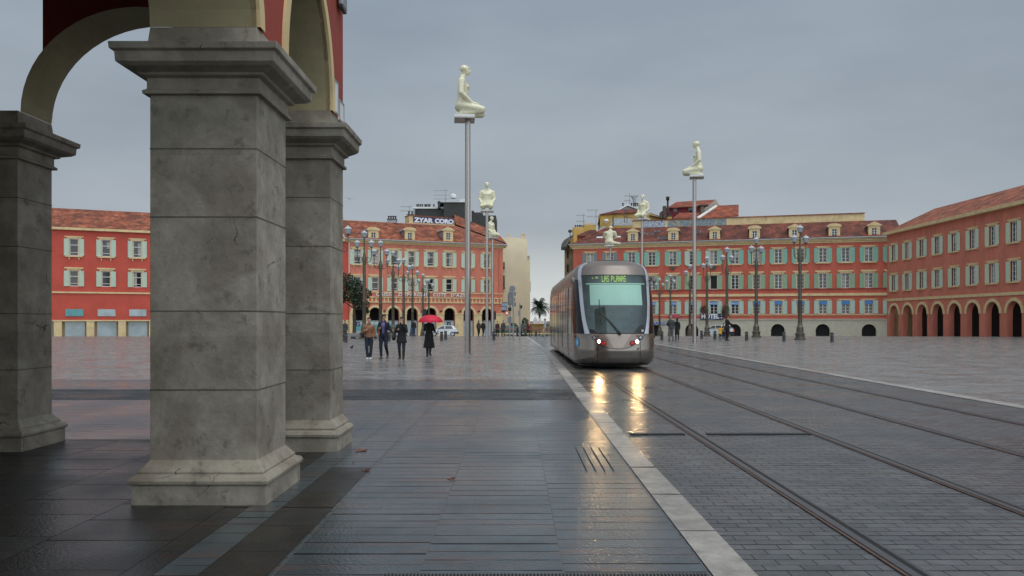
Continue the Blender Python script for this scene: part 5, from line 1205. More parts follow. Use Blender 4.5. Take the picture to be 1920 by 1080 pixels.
# ------------------------------------------------------------------ signs at the tram crossing
m_back = mat('grey sign back', (.22,.23,.24), .45, metal=.3)
def sgn(px, d, label, cat, ht):
    x = (px-965)/F*d; t = thing('traffic_sign' if cat == 'sign' else 'traffic_light', label, cat, (x, d, gz(d))); MB().lathe([(.06, 0), (.055, ht), (.0, ht+.02)], (0, 0, 0), 8).build('pole', m_zinc, t); return t
t = sgn(962.5, 61, 'grey pole carrying two round sign backs and small plates by the crossing', 'sign', 4.1)
for py, r in ((541, .235), (562, .23)):
    z = CAMH-(py-600)/F*61; MB().prism([(-.08+r*math.cos(2*PI*k/18), z+r*math.sin(2*PI*k/18)) for k in range(18)], .07, .09).build('round_sign', m_back, t)
for py in (551, 571): z = CAMH-(py-600)/F*61; MB().box(-.1, .2, .06, .085, z-.15, z+.15).build('plate', m_back, t)
t = sgn(956, 62, 'signal pole with a tall grey backing board and a dark box below it', 'signal', 3.9)
z = lambda py: CAMH-(py-600)/F*62
MB().box(-.1, .22, -.1, .1, z(572), z(547.5)).build('backing_board', m_back, t); MB().box(-.16, -.11, -.12, .12, z(572), z(550)).build('signal_head', m_black, t); MB().box(-.14, .12, -.12, .12, z(583), z(576.5)).build('signal_box', m_black, t); MB().box(-.17, .13, -.06, .06, z(606), z(594)).build('control_box', m_back, t)
t = sgn(974.7, 60, 'slim signal pole with a small dark lamp head facing right', 'signal', 2.8)
z = lambda py: CAMH-(py-600)/F*60
MB().prism([(.05, z(572.5)), (.2, z(572.5)), (.16, z(578.5)), (.05, z(579))], -.1, .1).build('signal_head', m_black, t); MB().box(-.12, -.04, -.06, .06, z(592), z(583)).build('button_box', m_back, t)
t = sgn(796.5, 100, 'dark traffic signal beside the red umbrella under the last lamps', 'traffic light', 3.4); MB().box(-.2, .2, -.2, 0, 2.0, 3.4).build('signal_head', m_black, t)
t = sgn(927.5, 112, 'dark traffic signal against the right end arch of the salmon building', 'traffic light', 3.5); MB().box(-.2, .2, -.2, 0, 2.3, 3.5).build('signal_head', m_black, t)
# lit red diamond lantern sign and small blue sign on the corner
t = thing('corner_sign', 'small red and white lit diamond sign hanging at the corner of the salmon building', 'sign', P(950.5, 587, 111))
MB().prism([(0, -.45), (.42, .0), (0, .5), (-.42, 0)], 0, .15).build('board', mat('lit red sign', (.45,.07,.03), .4, emit=(1,.2,.05), estr=.08), t)
MB().prism([(0, -.22), (.2, .0), (0, .22), (-.2, 0)], -.03, -.003).build('mark', mat('lit white mark', (.9,.8,.7), .4, emit=(1,.85,.7), estr=.15), t)
MB().box(-.03, .03, .0, .06, .5, .9).box(-1.2, .03, 0, .06, .9, .96).build('bracket', m_black, t)
t = thing('corner_sign', 'blue grey box sign in a dark frame on the corner of the salmon building', 'sign', P(946, 575, 112))
MB().box(-.35, .35, 0, .2, -.5, .5).build('board', mat('pale blue sign face', (.25,.33,.42), .4), t); MB().box(-.42, .42, .05, .25, -.8, -.505).box(-.42, .42, .05, .25, .505, .6).build('frame', m_black, t)
# ------------------------------------------------------------------ low bench, railing, fountain
t = thing('stone_bench', 'long low pale stone bench behind the woman in the brown jacket', 'bench', (P(650, 0, 66).x, 66, 0))
w_ = P(733, 0, 66).x-P(652, 0, 66).x
MB().box(0, w_, 0, .9, .18, .46).build('seat', m_bench, t, bevel=.02)
for k in range(4): MB().box(.3+k*(w_-.9)/3, .6+k*(w_-.9)/3, .15, .75, 0, .18).build('leg', m_boll, t)
t = thing('railing', 'low rust coloured rail behind the walkers at the end of the plaza', 'railing', (P(926, 0, 100).x, 100, gz(100)))
w_ = P(1040, 0, 100).x-P(926, 0, 100).x
MB().box(0, w_, 0, .08, .75, .95).build('top_rail', mat('rusty rail', (.26,.12,.07), .6), t); MB().box(0, w_, 0, .08, .25, .4).build('lower_rail', m_cream, t)
for k in range(9): MB().box(k*(w_-.12)/8, .12+k*(w_-.12)/8, -.02, .1, 0, .98).build('post', m_boll, t)
t = thing('fountain', 'sandstone basin with white water jets in the gap beside the tram', 'fountain', (P(1010, 0, 135).x, 135, -.81))
zt = P(0, 607, 135).z+.81; x0, x1 = P(995, 0, 135).x-P(1010, 0, 135).x, P(1030, 0, 135).x-P(1010, 0, 135).x
MB().box(x0, x1, 0, 6, 0, zt-.15).box(x0-.1, x1+.1, -.1, 6.1, zt-.149, zt).build('basin', mat('sandstone', (.5,.33,.13), .8, var=.15, scale=1), t)
m_wat = mat('white water spray', (.82,.85,.88), .6, var=.05)
rnd = random.Random(3)
for px, pt in ((1001.5, 595), (1004, 592), (1006.5, 596), (1010.5, 596), (1013, 593), (1017, 600), (1020, 601)):
    p = P(px, 607, 136.5); h = (607-pt)/F*136.5+.2; x = p.x-t.location.x
    hl = []
    for k in range(7): hl.append([((x+rnd.uniform(-.06, .06), 1.5, zt-.2+h*k/7), .22*(1-k/9)), ((x+rnd.uniform(-.06, .06), 1.5, zt-.2+h*(k+1)/7), .22*(1-(k+1)/9))])
    fused('water_jet', hl, m_wat, t, vox=.06, smooth=2)
# ------------------------------------------------------------------ people
m_skin = mat('skin', (.50,.29,.20), .5, var=.06, scale=8)
cloth = {}
def cm(name, col, rough=.85, var=.22, scale=9):
    if name not in cloth: cloth[name] = mat(name, col, rough, var=var, scale=scale, bump=.4, bscale=12)
    return cloth[name]
def person(label, px, d, H, rz, vox=.016, arms=None, legs=None, top=None, hem=.86, hem_r=(.19, .14), flare=1., trousers=None, shoes=None, boot=False, hair=None, hairstyle='short', head_yaw=0., head_pitch=0., extra=None, py=None, group=None, lean=0., inner=None, scarf=None, hood=False):
    s = H/1.75
    z0 = gz(d) if py is None else py
    t = thing('person', label, 'person', ((px-965)/F*d, d, z0), rz, group)
    A = {1: ((.215, .01, 1.13), (.225, -.07, .89), (0, -.25, -1)), -1: ((-.215, .01, 1.13), (-.225, -.07, .89), (0, -.25, -1))}
    if arms: A.update(arms)
    Lg = {1: ((.10, -.03, .50), (.10, .03, .09)), -1: ((-.10, -.03, .50), (-.10, .03, .09))}
    if legs: Lg.update(legs)
    def armh(sg, g=0., hand=True, cuff=1.):
        el, wr, hd = A[sg]; sh = (sg*.155, .01+lean*-.1, 1.375); wr2 = tuple(e+(w-e)*cuff for e, w in zip(el, wr))
        h = [[(sh, .058+g), (el, .043+g)], [(el, .044+g), (wr2, (.030 if cuff == 1 else .033)+g)]]
        if hand: h += hand_hulls(wr, hd, (-sg, -.5, .2) if hd[2] < -.5 else (0, .2, 1), 1.0, .55)
        return h
    def legh(sg, g=0., foot=True, top_=True):
        kn, an = Lg[sg]; hp = (sg*.09, 0, .92)
        h = [[(hp, .092+g), (kn, .056+g)], [(kn, .057+g), ((an[0], an[1], an[2]+.03), .038+g)]]
        return h
    def footh(sg, g=0.):
        kn, an = Lg[sg]; lift = max(0, an[2]-.09); tx = an[0]*1.12
        return [[((an[0], an[1]+.03, .04+lift), (.036+g, .04+g, .038+g)), ((tx, an[1]-.13, .028+lift*.35), (.042+g, .05+g, .026+g))], [((an[0], an[1]+.01, .05+lift), .038+g), ((an[0], an[1], an[2]+.04), .037+g)]]
    def torso(g=0.):
        y = -lean
        return [[((0, 0, .96), (.155+g, .105+g, .10)), ((0, .0, 1.10), (.130+g, .09+g, .08))], [((0, 0, 1.10), (.130+g, .09+g, .08)), ((0, y*.5, 1.28), (.155+g, .105+g, .11))],
                [((0, y*.5, 1.30), (.15+g, .10+g, .08)), ((.10, .01+y, 1.385), (.055+g, .055+g, .045+g*.5)), ((-.10, .01+y, 1.385), (.055+g, .055+g, .045+g*.5)), ((0, .01+y, 1.445), (.06, .05, .03))]]
    hc = (0, -.015-lean*1.3, 1.625)
    body = torso()+[[((0, .01-lean, 1.42), (.065, .06, .04)), ((0, -.005-lean*1.2, 1.56), (.048, .05, .05))]]+head_hulls(hc, head_yaw, 1.0, head_pitch)
    for sg in (1, -1): body += armh(sg)+legh(sg)+footh(sg, -.004)
    b_ = fused('body', body, m_skin, t, vox=vox, scale=s, smooth=2)
    if top:
        g = .024
        tp_ = torso(g)+[[((0, .01-lean, 1.455), (.075, .07, .03)), ((0, .01-lean, 1.40), (.12, .085, .03))]]
        for sg in (1, -1): tp_ += armh(sg, .017, False, .94)
        tp_ += [[((0, 0, 1.08), (.150, .112, .06)), ((0, .0, hem+.02), (hem_r[0], hem_r[1], .02))]]
        if hem < .7: tp_ += [[((0, .01, hem+.02), (hem_r[0]*flare, hem_r[1]*flare, .02)), ((0, 0, .95), (.17, .13, .05))]]
        fused('jacket' if hem > .75 else 'coat', tp_, top, t, vox=vox, scale=s, smooth=2)
        if not scarf: fused('collar', [[((sg*.045, -.03-lean, 1.475), (.04, .05, .025)), ((sg*.05, .05-lean, 1.49), (.035, .03, .03))] for sg in (1, -1)], top, t, vox=vox, scale=s, smooth=1)
    if inner:
        fused('hooded_top', [[((0, -.085, 1.0), (.055, .045, .08)), ((0, -.10-lean*.5, 1.30), (.075, .045, .08))], [((0, -.06-lean, 1.43), (.07, .05, .03)), ((0, -.10-lean*.5, 1.30), (.075, .045, .08))], [((0, .05, 1.47), (.10, .05, .04)), ((0, .0, 1.45), (.085, .06, .03))], [((0, -.0, .90), (.16, .125, .02)), ((0, -.0, .94), (.155, .12, .02))]], inner, t, vox=vox, scale=s, smooth=2)
    if scarf: fused('scarf', [[((0, -.01-lean, 1.485), (.085, .08, .03)), ((0, -.01-lean, 1.52), (.075, .07, .02))]], scarf, t, vox=vox, scale=s, smooth=2)
    if trousers:
        tr__ = [[((0, 0, .97), (.158, .118, .04)), ((0, .0, .88), (.165, .12, .06))]]
        for sg in (1, -1): tr__ += legh(sg, .014)
        fused('trousers', tr__, trousers, t, vox=vox, scale=s, smooth=2)
    if shoes:
        for sg in (1, -1):
            h = footh(sg, .010)
            if boot: kn, an = Lg[sg]; h += [[((an[0], an[1], an[2]+.02), .052), (tuple(a+(k-a)*.8 for a, k in zip(an, kn)), .066)]]
            fused('boot' if boot else 'shoe', h, shoes, t, vox=vox*.8, scale=s, smooth=1)
    if hair:
        R_ = Matrix.Rotation(head_yaw, 3, 'Z') @ Matrix.Rotation(head_pitch, 3, 'X'); C = Vector(hc)
        T = lambda x, y, z: tuple(C+R_ @ Vector((x, y, z)))
        hh = [[(T(0, .025, .055), (.087, .088, .080)), (T(0, -.035, .088), (.074, .062, .044))], [(T(0, .055, .03), (.078, .055, .07)), (T(0, .06, -.04), (.062, .04, .04))]]
        if hairstyle == 'shaggy': hh += [[(T(sx*.075, .0, .05), (.022, .05, .04)), (T(sx*.08, .0, -.02), (.016, .04, .03))] for sx in (-1, 1)]+[[(T(.03, -.075, .085), (.05, .03, .025)), (T(-.04, -.07, .08), (.04, .03, .03))]]
        if hairstyle == 'bun': hh += [[(T(0, .11, .07), .042), (T(0, .08, .06), .035)]]
        if hairstyle == 'long': hh += [[(T(0, .06, .0), (.085, .05, .06)), (T(0, .065, -.16), (.075, .035, .04))]]
        fused('hair', hh, hair, t, vox=vox*.8, scale=s, smooth=1)
    return t, s
def held(t, s, name, hulls, m, label, cat, vox=.014, group=None):
    """something carried: its own object at the same base"""
    o = fused(name, hulls, m, None, vox=vox, scale=s, smooth=2); o.location = t.location; o.rotation_euler = t.rotation_euler; o['label'] = label; o['category'] = cat
    if group: o['group'] = group
    return o
jean = cm('dark blue denim', (.014,.021,.040)); blackc = cm('black wool', (.012,.012,.013)); brownj = cm('tan brown leather jacket', (.24,.10,.045), .5); purple = cm('purple hooded top', (.09,.07,.26)); navyc = cm('dark navy velvet', (.014,.014,.022))
brown_h = cm('brown hair', (.06,.025,.012), .5); black_h = cm('black hair', (.012,.01,.01), .45); dark_h = cm('dark brown hair', (.04,.022,.014), .5); grey_h = cm('grey hair', (.25,.25,.25), .6)
wshoe = cm('white canvas shoes', (.6,.58,.55)); gshoe = cm('grey canvas shoes', (.09,.09,.10)); bshoe = cm('black leather boots', (.015,.014,.014), .35); greyc = cm('dark grey cloth', (.05,.052,.055)); beige = cm('beige cloth', (.42,.36,.27))
walk = lambda a, b_: {1: ((.09, -.03-a*.12, .50+a*.01), (.075, .02-a*.14, .09)), -1: ((-.09, -.03+b_*.02, .50), (-.075, .04+b_*.22, .10+b_*.05))}
G1 = 'walkers crossing the square in front'
t, s = person('woman in a tan brown jacket, blue jeans and white shoes, leftmost of the walkers', 692, 31.3, 1.66, .12, arms={-1: ((-.225, .0, 1.13), (-.13, -.20, 1.19), (.5, -.3, .35)), 1: ((.225, .03, 1.13), (.19, -.06, .91), (-.3, .1, -1))},
    legs={1: ((.085, -.04, .50), (.06, -.02, .09)), -1: ((-.09, -.05, .5), (-.06, -.06, .09))}, top=brownj, hem=.90, hem_r=(.185, .135), trousers=jean, shoes=wshoe, hair=brown_h, hairstyle='bun', head_yaw=.2, group=G1)
held(t, s, 'shoulder_bag', [[((-.26, .06, .98), (.06, .09, .09)), ((-.27, .08, 1.06), (.045, .07, .05))], [((-.22, .04, 1.12), .015), ((-.17, .02, 1.44), .014)]], blackc, 'small black shoulder bag under the arm of the woman in the tan jacket', 'bag')
t, s = person('man in a dark jacket over a purple hooded top, one hand held out', 719.5, 32.0, 1.78, -.05, arms={-1: ((-.225, .0, 1.14), (-.13, -.19, 1.16), (.5, -.4, .5)), 1: ((.24, .02, 1.15), (.36, -.14, 1.10), (.6, -.6, .1))},
    legs={1: ((.10, -.08, .52), (.13, .10, .16)), -1: ((-.10, -.08, .5), (-.08, -.10, .09))}, top=navyc, hem=.84, hem_r=(.20, .14), trousers=jean, shoes=gshoe, hair=black_h, hairstyle='shaggy', head_yaw=.75, inner=purple, group=G1)
MBq = MB()
held(t, s, 'folded_umbrella', [[((-.14, -.25, 1.24), .012), ((-.15, -.24, 1.12), .016)], [((-.15, -.24, 1.12), .028), ((-.16, -.22, .92), .014)]], cm('orange brown cloth', (.35,.12,.05)), 'small folded orange brown umbrella in the hand of the man in purple', 'umbrella', .01)
o = fused('drawstring', [[((sg*.035, -.16, 1.42), .006), ((sg*.045, -.165, 1.28), .006)] for sg in (-1, 1)]+[[((0, -.155, 1.38), .005), ((0, -.155, 1.02), .005)]], m_white, t, vox=.006, scale=s, smooth=0)
t, s = person('young woman in a short black wool coat with a hand at her mouth', 753, 31.8, 1.68, .0, arms={-1: ((-.23, .0, 1.13), (-.14, -.18, 1.19), (.5, -.4, .3)), 1: ((.22, -.06, 1.14), (.05, -.18, 1.44), (-.25, -.05, .9))},
    legs={1: ((.095, -.05, .5), (.08, -.04, .09)), -1: ((-.095, -.04, .5), (-.08, .03, .09))}, top=blackc, hem=.66, hem_r=(.235, .165), trousers=jean, shoes=bshoe, boot=True, hair=dark_h, hairstyle='bun', scarf=blackc, head_pitch=.15, group=G1)
held(t, s, 'handbag', [[((-.33, .04, .88), (.09, .15, .13)), ((-.32, .04, .98), (.06, .11, .07))], [((-.29, .06, 1.05), .016), ((-.20, .0, 1.42), .014)], [((-.31, -.04, 1.05), .016), ((-.20, -.02, 1.42), .014)]], cm('black bag leather', (.02,.016,.015), .4), 'big black handbag hanging beside the young woman in the black wool coat', 'bag')
t, s = person('person in a long black coat from behind under a bright red umbrella', 804.5, 33.9, 1.70, PI-.1, arms={-1: ((-.23, .0, 1.14), (-.22, -.20, 1.12), (.2, -.9, .1)), 1: ((.22, -.06, 1.16), (.08, -.24, 1.30), (0, -.2, 1))},
    legs={1: ((.09, -.05, .5), (.08, -.02, .09)), -1: ((-.08, -.02, .50), (-.06, .10, .19))}, top=blackc, hem=.37, hem_r=(.24, .18), flare=1.1, trousers=blackc, shoes=bshoe, boot=True, hair=black_h, hairstyle='long', group=G1)
held(t, s, 'handbag', [[((-.36, -.16, 1.02), (.05, .10, .07)), ((-.36, -.16, 1.10), (.03, .07, .03))]], cm('white bag', (.6,.6,.62)), 'small white bag at the right arm of the person under the red umbrella', 'bag')
def umbrella(p, R, m, label, tilt=0., hp=None, rim=.30):
    t = thing('umbrella', label, 'umbrella', p); n = 8; vs = []; rings = 6
    for j in range(rings+1):
        a = j/rings
        for k in range(n*4):
            ph = 2*PI*k/(n*4); sc = abs(math.sin(ph*n/2)); r = R*math.sin(a*PI/2*.97)*(1-.07*a*a*sc); z = rim*R*2*(math.cos(a*PI/2)) + a*a*.03*sc
            vs.append((r*math.cos(ph), r*math.sin(ph), z))
    q = n*4; mb = MB(); mb.add(vs, [(j*q+k, j*q+(k+1) % q, (j+1)*q+(k+1) % q, (j+1)*q+k) for j in range(rings) for k in range(q)], True)
    c = mb.build('canopy', m, t)
    for k in range(n):
        ph = 2*PI*k/n; MB().tube([(R*math.sin(a*PI/2*.97)*math.cos(ph), R*math.sin(a*PI/2*.97)*math.sin(ph), rim*R*2*math.cos(a*PI/2)-.006) for a in (0, .35, .7, 1)], .005, 4).build('rib', m_black, c)
    MB().tube([(0, 0, -.55), (0, 0, rim*R*2+.05)], .008, 6).build('shaft', m_black, t); MB().tube([(0, 0, -.62), (0, 0, -.50)], .016, 8).build('handle', m_black, t)
    t.rotation_euler = (0, tilt, 0); return t
m_umr = mat('red umbrella cloth', (.62,.012,.05), .55, var=.06, spec=.4); m_umd = mat('dark red umbrella cloth', (.22,.015,.03), .6, var=.1)
pz = t.location
umbrella((P(807, 0, 33.5).x, 33.55, P(0, 605, 33.6).z), .53, m_umr, 'open bright red umbrella over the person in the long black coat', rim=.31)
# ------------- farther people
G2 = 'passers by far across the square'
person('walker in a black jacket and blue jeans seen from behind by the bank windows', 775.5, 81, 1.75, PI, .03, legs=walk(.3, .2), top=blackc, hem=.86, trousers=cm('mid blue denim', (.03,.05,.11)), shoes=bshoe, hair=black_h, group=G2)
person('person in brown seen between the bank and the second pole carrying a bag', 897.5, 85, 1.72, PI-.3, .032, legs=walk(.5, .7), top=cm('dark brown cloth', (.06,.04,.03)), hem=.8, trousers=blackc, shoes=bshoe, hair=brown_h, hairstyle='long', group=G2)
person('person in dark clothes walking just left of the second statue pole', 906, 85, 1.72, PI-.5, .032, legs=walk(.8, .8), top=blackc, hem=.8, trousers=blackc, shoes=bshoe, hair=black_h, group=G2)
person('person in a dark brown coat right of the third statue pole', 932.7, 88, 1.68, .2, .032, legs=walk(.4, .5), top=cm('maroon brown cloth', (.05,.025,.03)), hem=.68, hem_r=(.24, .18), trousers=blackc, shoes=bshoe, hair=black_h, group=G2)
person('person in a grey coat near the end of the bank building', 943.5, 88, 1.78, PI+.4, .032, legs=walk(.7, .4), top=greyc, hem=.7, hem_r=(.23, .17), trousers=greyc, shoes=bshoe, hair=grey_h, group=G2)
person('child in a dark green jacket left of the slim signal pole', 970.5, 88, 1.25, PI/2, .032, legs=walk(.3, .3), top=cm('dark green cloth', (.012,.04,.035)), hem=.8, trousers=cm('mid blue denim', (.03,.05,.11)), shoes=bshoe, hair=black_h, group=G2)
person('person in grey brown just right of the slim signal pole', 977.5, 88, 1.42, -.4, .032, legs=walk(.4, .2), top=cm('grey brown cloth', (.10,.09,.08)), hem=.8, trousers=cm('navy trousers', (.02,.025,.05)), shoes=bshoe, hair=brown_h, group=G2)
person('striding person in a burgundy coat left of the fountain basin', 989.5, 88, 1.80, PI/2+.3, .032, legs=walk(1.6, 1.2), top=cm('burgundy coat', (.19,.012,.03)), hem=.66, hem_r=(.25, .20), trousers=cm('navy trousers', (.02,.025,.05)), shoes=bshoe, hair=black_h, group=G2)
person('person in sage green behind the burgundy coat', 984, 92, 1.78, PI, .032, legs=walk(.2, .2), top=cm('sage green cloth', (.09,.12,.09)), hem=.8, hem_r=(.2, .15), trousers=cm('sage green cloth', (.09,.12,.09)), shoes=bshoe, hair=grey_h, group=G2)
person('man in beige trousers and pale shirt stepping past the tram rear', 1022, 80, 1.80, -PI/2+.3, .028, legs=walk(1.7, 1.2), top=cm('pale blue grey shirt', (.42,.45,.47)), hem=.86, trousers=beige, shoes=bshoe, hair=brown_h, group=G2)
o = fused('backpack', [[((0, .16, 1.15), (.13, .07, .16)), ((0, .16, 1.32), (.11, .06, .08))]], cm('dark backpack', (.02,.022,.03)), None, vox=.03, smooth=2); o.location = (P(1022, 0, 80).x, 80, gz(80)); o.rotation_euler = (0, 0, -PI/2+.3); o['label'] = 'dark backpack on the man in beige trousers at the tram rear'; o['category'] = 'backpack'
# couple at the right
t, s = person('grey haired man in dark jacket and grey trousers beside the dark red umbrella', 1258, 58.5, 1.86, PI, .024, arms={1: ((.27, -.02, 1.14), (.15, -.18, 1.05), (0, -.8, 0))}, legs={1: ((.10, -.03, .5), (.12, .03, .09)), -1: ((-.12, -.03, .5), (-.14, .02, .09))}, top=greyc, hem=.86, hem_r=(.205, .15), trousers=cm('mid grey trousers', (.12,.12,.125)), shoes=bshoe, hair=grey_h)
t, s = person('woman in a long black coat holding the dark red umbrella', 1269.5, 61.5, 1.70, PI, .024, arms={1: ((.27, -.02, 1.16), (.14, -.22, 1.30), (0, -.2, 1))}, legs=walk(.5, .6), top=blackc, hem=.42, hem_r=(.20, .16), trousers=blackc, shoes=bshoe, hair=black_h, hairstyle='long')
umbrella((P(1265, 0, 61).x, 61, P(0, 596, 61).z), .57, m_umd, 'open dark red umbrella behind the grey haired man', rim=.25)
# child in yellow and adult
person('child in a bright yellow jacket with raised arms near the right edge', 1350, 61, 1.12, PI-.4, .026, arms={1: ((.30, -.10, 1.35), (.40, -.15, 1.50), (.3, -.2, 1)), -1: ((-.30, -.10, 1.3), (-.36, -.15, 1.45), (-.3, -.2, 1))}, top=cm('bright yellow rain jacket', (.75,.40,.01), .5), hem=.75, hem_r=(.24, .18), trousers=cm('mid blue denim', (.03,.05,.11)), shoes=bshoe, hair=brown_h)
person('adult in black reaching to the child in yellow at the right edge', 1363.5, 60, 1.86, PI/2+.3, .026, arms={1: ((.2, -.14, 1.18), (.14, -.36, 1.15), (0, -1, .2)), -1: ((-.2, -.14, 1.18), (-.14, -.36, 1.15), (0, -1, .2))}, top=blackc, hem=.8, hem_r=(.21, .17), trousers=blackc, shoes=bshoe, hair=brown_h)
person('stout person in black partly behind the child in yellow', 1357, 66, 1.3, .4, .03, top=cm('dark brown cloth', (.06,.04,.03)), hem=.7, hem_r=(.24, .2), trousers=blackc, shoes=bshoe, hair=black_h, group=G2)
person('person in grey with a white bundle half hidden by the stone pier', 647, 62, 1.55, .4, .028, top=greyc, hem=.7, hem_r=(.22, .17), trousers=greyc, shoes=bshoe, hair=black_h, group=G2)
# ------------------------------------------------------------------ birds
def bird(p, rz, label, cat, s=1., flying=False):
    if not flying:
        o = fused('pigeon', [[((0, 0, .12), (.06, .10, .055)), ((0, .12, .11), (.03, .06, .02))], [((0, -.07, .15), .04), ((0, -.10, .21), .028)], [((0, -.13, .205), .008)], [((.02, -.01, .08), .01), ((.02, -.02, .0), .008)], [((-.02, -.01, .08), .01), ((-.02, -.02, .0), .008)]], cm('slate pigeon feathers', (.03,.025,.035)), None, vox=.012, scale=s, smooth=1)
    else:
        H = [[((0, -.12, 0), (.05, .08, .05)), ((0, .12, 0), (.03, .10, .03))], [((0, -.20, .02), .04), ((0, -.27, .01), .014)], [((0, .22, 0), (.06, .05, .01)), ((0, .12, 0), (.03, .04, .02))]]
        for sg in (-1, 1): H += [[((sg*.04, -.03, .01), (.03, .09, .015)), ((sg*.32, -.05, .12), (.02, .06, .012))], [((sg*.32, -.05, .12), (.02, .06, .012)), ((sg*.68, .03, .06), (.015, .02, .008))]]
        o = fused('seagull', H, cm('grey white feathers', (.45,.46,.48)), None, vox=.014, scale=s, smooth=1)
    o.location = p; o.rotation_euler = (0, 0, rz); o['label'] = label; o['category'] = cat
bird((P(659.5, 0, 42).x, 42, 0), .8, 'dark pigeon walking alone on the plaza near the stone pier', 'pigeon', 1.0)
bird(P(655.5, 373, 90), .5, 'grey white seagull gliding above the roof beside the stone pier', 'seagull', 1.0, True)
# ------------------------------------------------------------------ cars
m_carw = mat('white car paint', (.72,.74,.76), .25, var=.03, coat=.8); m_glass = mat('car window glass', (.05,.06,.065), .05, spec=.8, var=.1); m_tyre = mat('tyre rubber', (.02,.02,.02), .8); m_rim = mat('wheel rim', (.5,.5,.52), .35, metal=.5)
def car(p, rz, label, paint, kind='hatch'):
    """profile runs along x, front at -x; 3.7 m long"""
    t = thing('parked_car', label, 'car', p, rz, 'cars beyond the square')
    W_ = .80
    low = [(-1.82, .32), (-1.86, .45), (-1.84, .62), (-1.72, .74), (-1.0, .86), (1.62, .92), (1.80, .86), (1.84, .5), (1.80, .28)]
    def arch(cx): return [(cx-.34*math.cos(PI*i/8), .27+.34*math.sin(PI*i/8)) for i in range(9)]
    bottom = [(1.50, .24)]+[(x, z) for x, z in reversed(arch(1.15))]+[(.78, .22), (-.82, .22)]+[(x, z) for x, z in reversed(arch(-1.18))]+[(-1.6, .24)]
    # rings across the width for tumblehome
    loop = low+bottom; n = len(loop); vs = []
    for wy, k in ((-W_, .985), (-W_+.06, 1.), (W_-.06, 1.), (W_, .985)): vs += [(x*k, wy, z) for x, z in loop]
    mb = MB(); mb.add(vs, [list(range(n)), list(range(4*n-1, 3*n-1, -1))]+[(r*n+i, r*n+(i+1) % n, (r+1)*n+(i+1) % n, (r+1)*n+i) for r in range(3) for i in range(n)])
    b_ = mb.build('body', paint, t)
    cab_ = [(-1.0, .87), (-.30, 1.33), (.05, 1.38), (1.12, 1.37), (1.30, 1.30), (1.64, .93)]
    vs = []
    for wy, f in ((-1, 0), (1, 0)): vs += [(x, wy*(.77-(z-.87)*.30), z) for x, z in cab_]
    n = 6; mb = MB(); mb.add(vs, [list(range(n)), list(range(2*n-1, n-1, -1))]+[(i, n+i, n+(i+1) % n, (i+1) % n) for i in range(n)]); c = mb.build('cabin', paint, t)
    for wy in (-1, 1):
        f = lambda x, z, o=.008: (x, wy*(.77-(z-.87)*.30+o), z)
        for nm, pts in (('side_window', [(-.80, .93), (-.25, 1.29), (.12, 1.32), (.12, .93)]), ('side_window', [(.20, .93), (.20, 1.32), (1.0, 1.31), (1.20, .96)])):
            MB().add([f(x, z) for x, z in pts], [list(range(4))]).build(nm, m_glass, t)
        MB().box(.14, .17, wy*.80-.005, wy*.80+.005, .3, .9).build('door_gap', m_black, t)
        MB().box(-.02, .08, wy*.81-.012, wy*.81+.012, .80, .83).build('door_handle', m_black, t)
        MB().box(-.72, -.58, wy*.86-.07, wy*.86+.07, .92, 1.02).build('mirror', m_black, t)
        for cx in (-1.18, 1.15):
            w_ = MB(); Mx = Matrix.Translation((cx, wy*.70, .27)) @ Matrix.Rotation(PI/2, 4, 'X')
            def disc(prof, nm, m, par):
                nn = 20; q = MB(); vs = [Mx @ Vector((r*math.cos(2*PI*k/nn), r*math.sin(2*PI*k/nn), z)) for r, z in prof for k in range(nn)]
                q.add(vs, [(j*nn+k, j*nn+(k+1) % nn, (j+1)*nn+(k+1) % nn, (j+1)*nn+k) for j in range(len(prof)-1) for k in range(nn)]+[list(range(nn)), [len(vs)-nn+k for k in range(nn)]]); return q.build(nm, m, par)
            wh = disc([(.24, -.09), (.28, -.07), (.28, .07), (.24, .09)], 'wheel', m_tyre, t); disc([(.19, -.10), (.12, -.105), (.12, .105), (.19, .10)], 'rim', m_rim, wh)
    MB().add([(-.97, -.68, .905), (-.97, .68, .905), (-.34, .60, 1.30), (-.34, -.60, 1.30)], [(0, 1, 2, 3)]).build('windscreen', m_glass, t).location = (-.03, 0, .012)
    MB().add([(1.62, -.66, .97), (1.62, .66, .97), (1.34, .6, 1.28), (1.34, -.6, 1.28)], [(0, 1, 2, 3)]).build('rear_window', m_glass, t).location = (.02, 0, .01)
    MB().box(-1.92, -1.82, -.74, .74, .3, .5).build('front_bumper', m_black, t, bevel=.03); MB().box(1.80, 1.92, -.76, .76, .3, .58).box(1.3, 1.84, -.81, -.80, .33, .56).build('rear_bumper', m_black, t)
    for wy in (-1, 1):
        MB().box(-1.86, -1.80, wy*.55-.15, wy*.55+.15, .58, .72).build('headlight', m_lant, t); MB().box(1.80, 1.86, wy*.66-.09, wy*.66+.09, .62, .86).build('tail_light', m_redl, t)
    return t
car((P(832, 0, 103).x, 103, gz(103)), .06, 'white hatchback parked behind the bollards, side on, beside the red umbrella', m_carw)
car((P(1347, 0, 97).x, 97, gz(97)), -1.0, 'white car nose on behind the lamp at the HOTEL sign', m_carw)
car((P(948, 0, 106).x, 106, gz(106)), .15, 'dark green car behind the signal poles at the end of the bank building', mat('dark green car paint', (.02,.07,.05), .25, coat=.7))
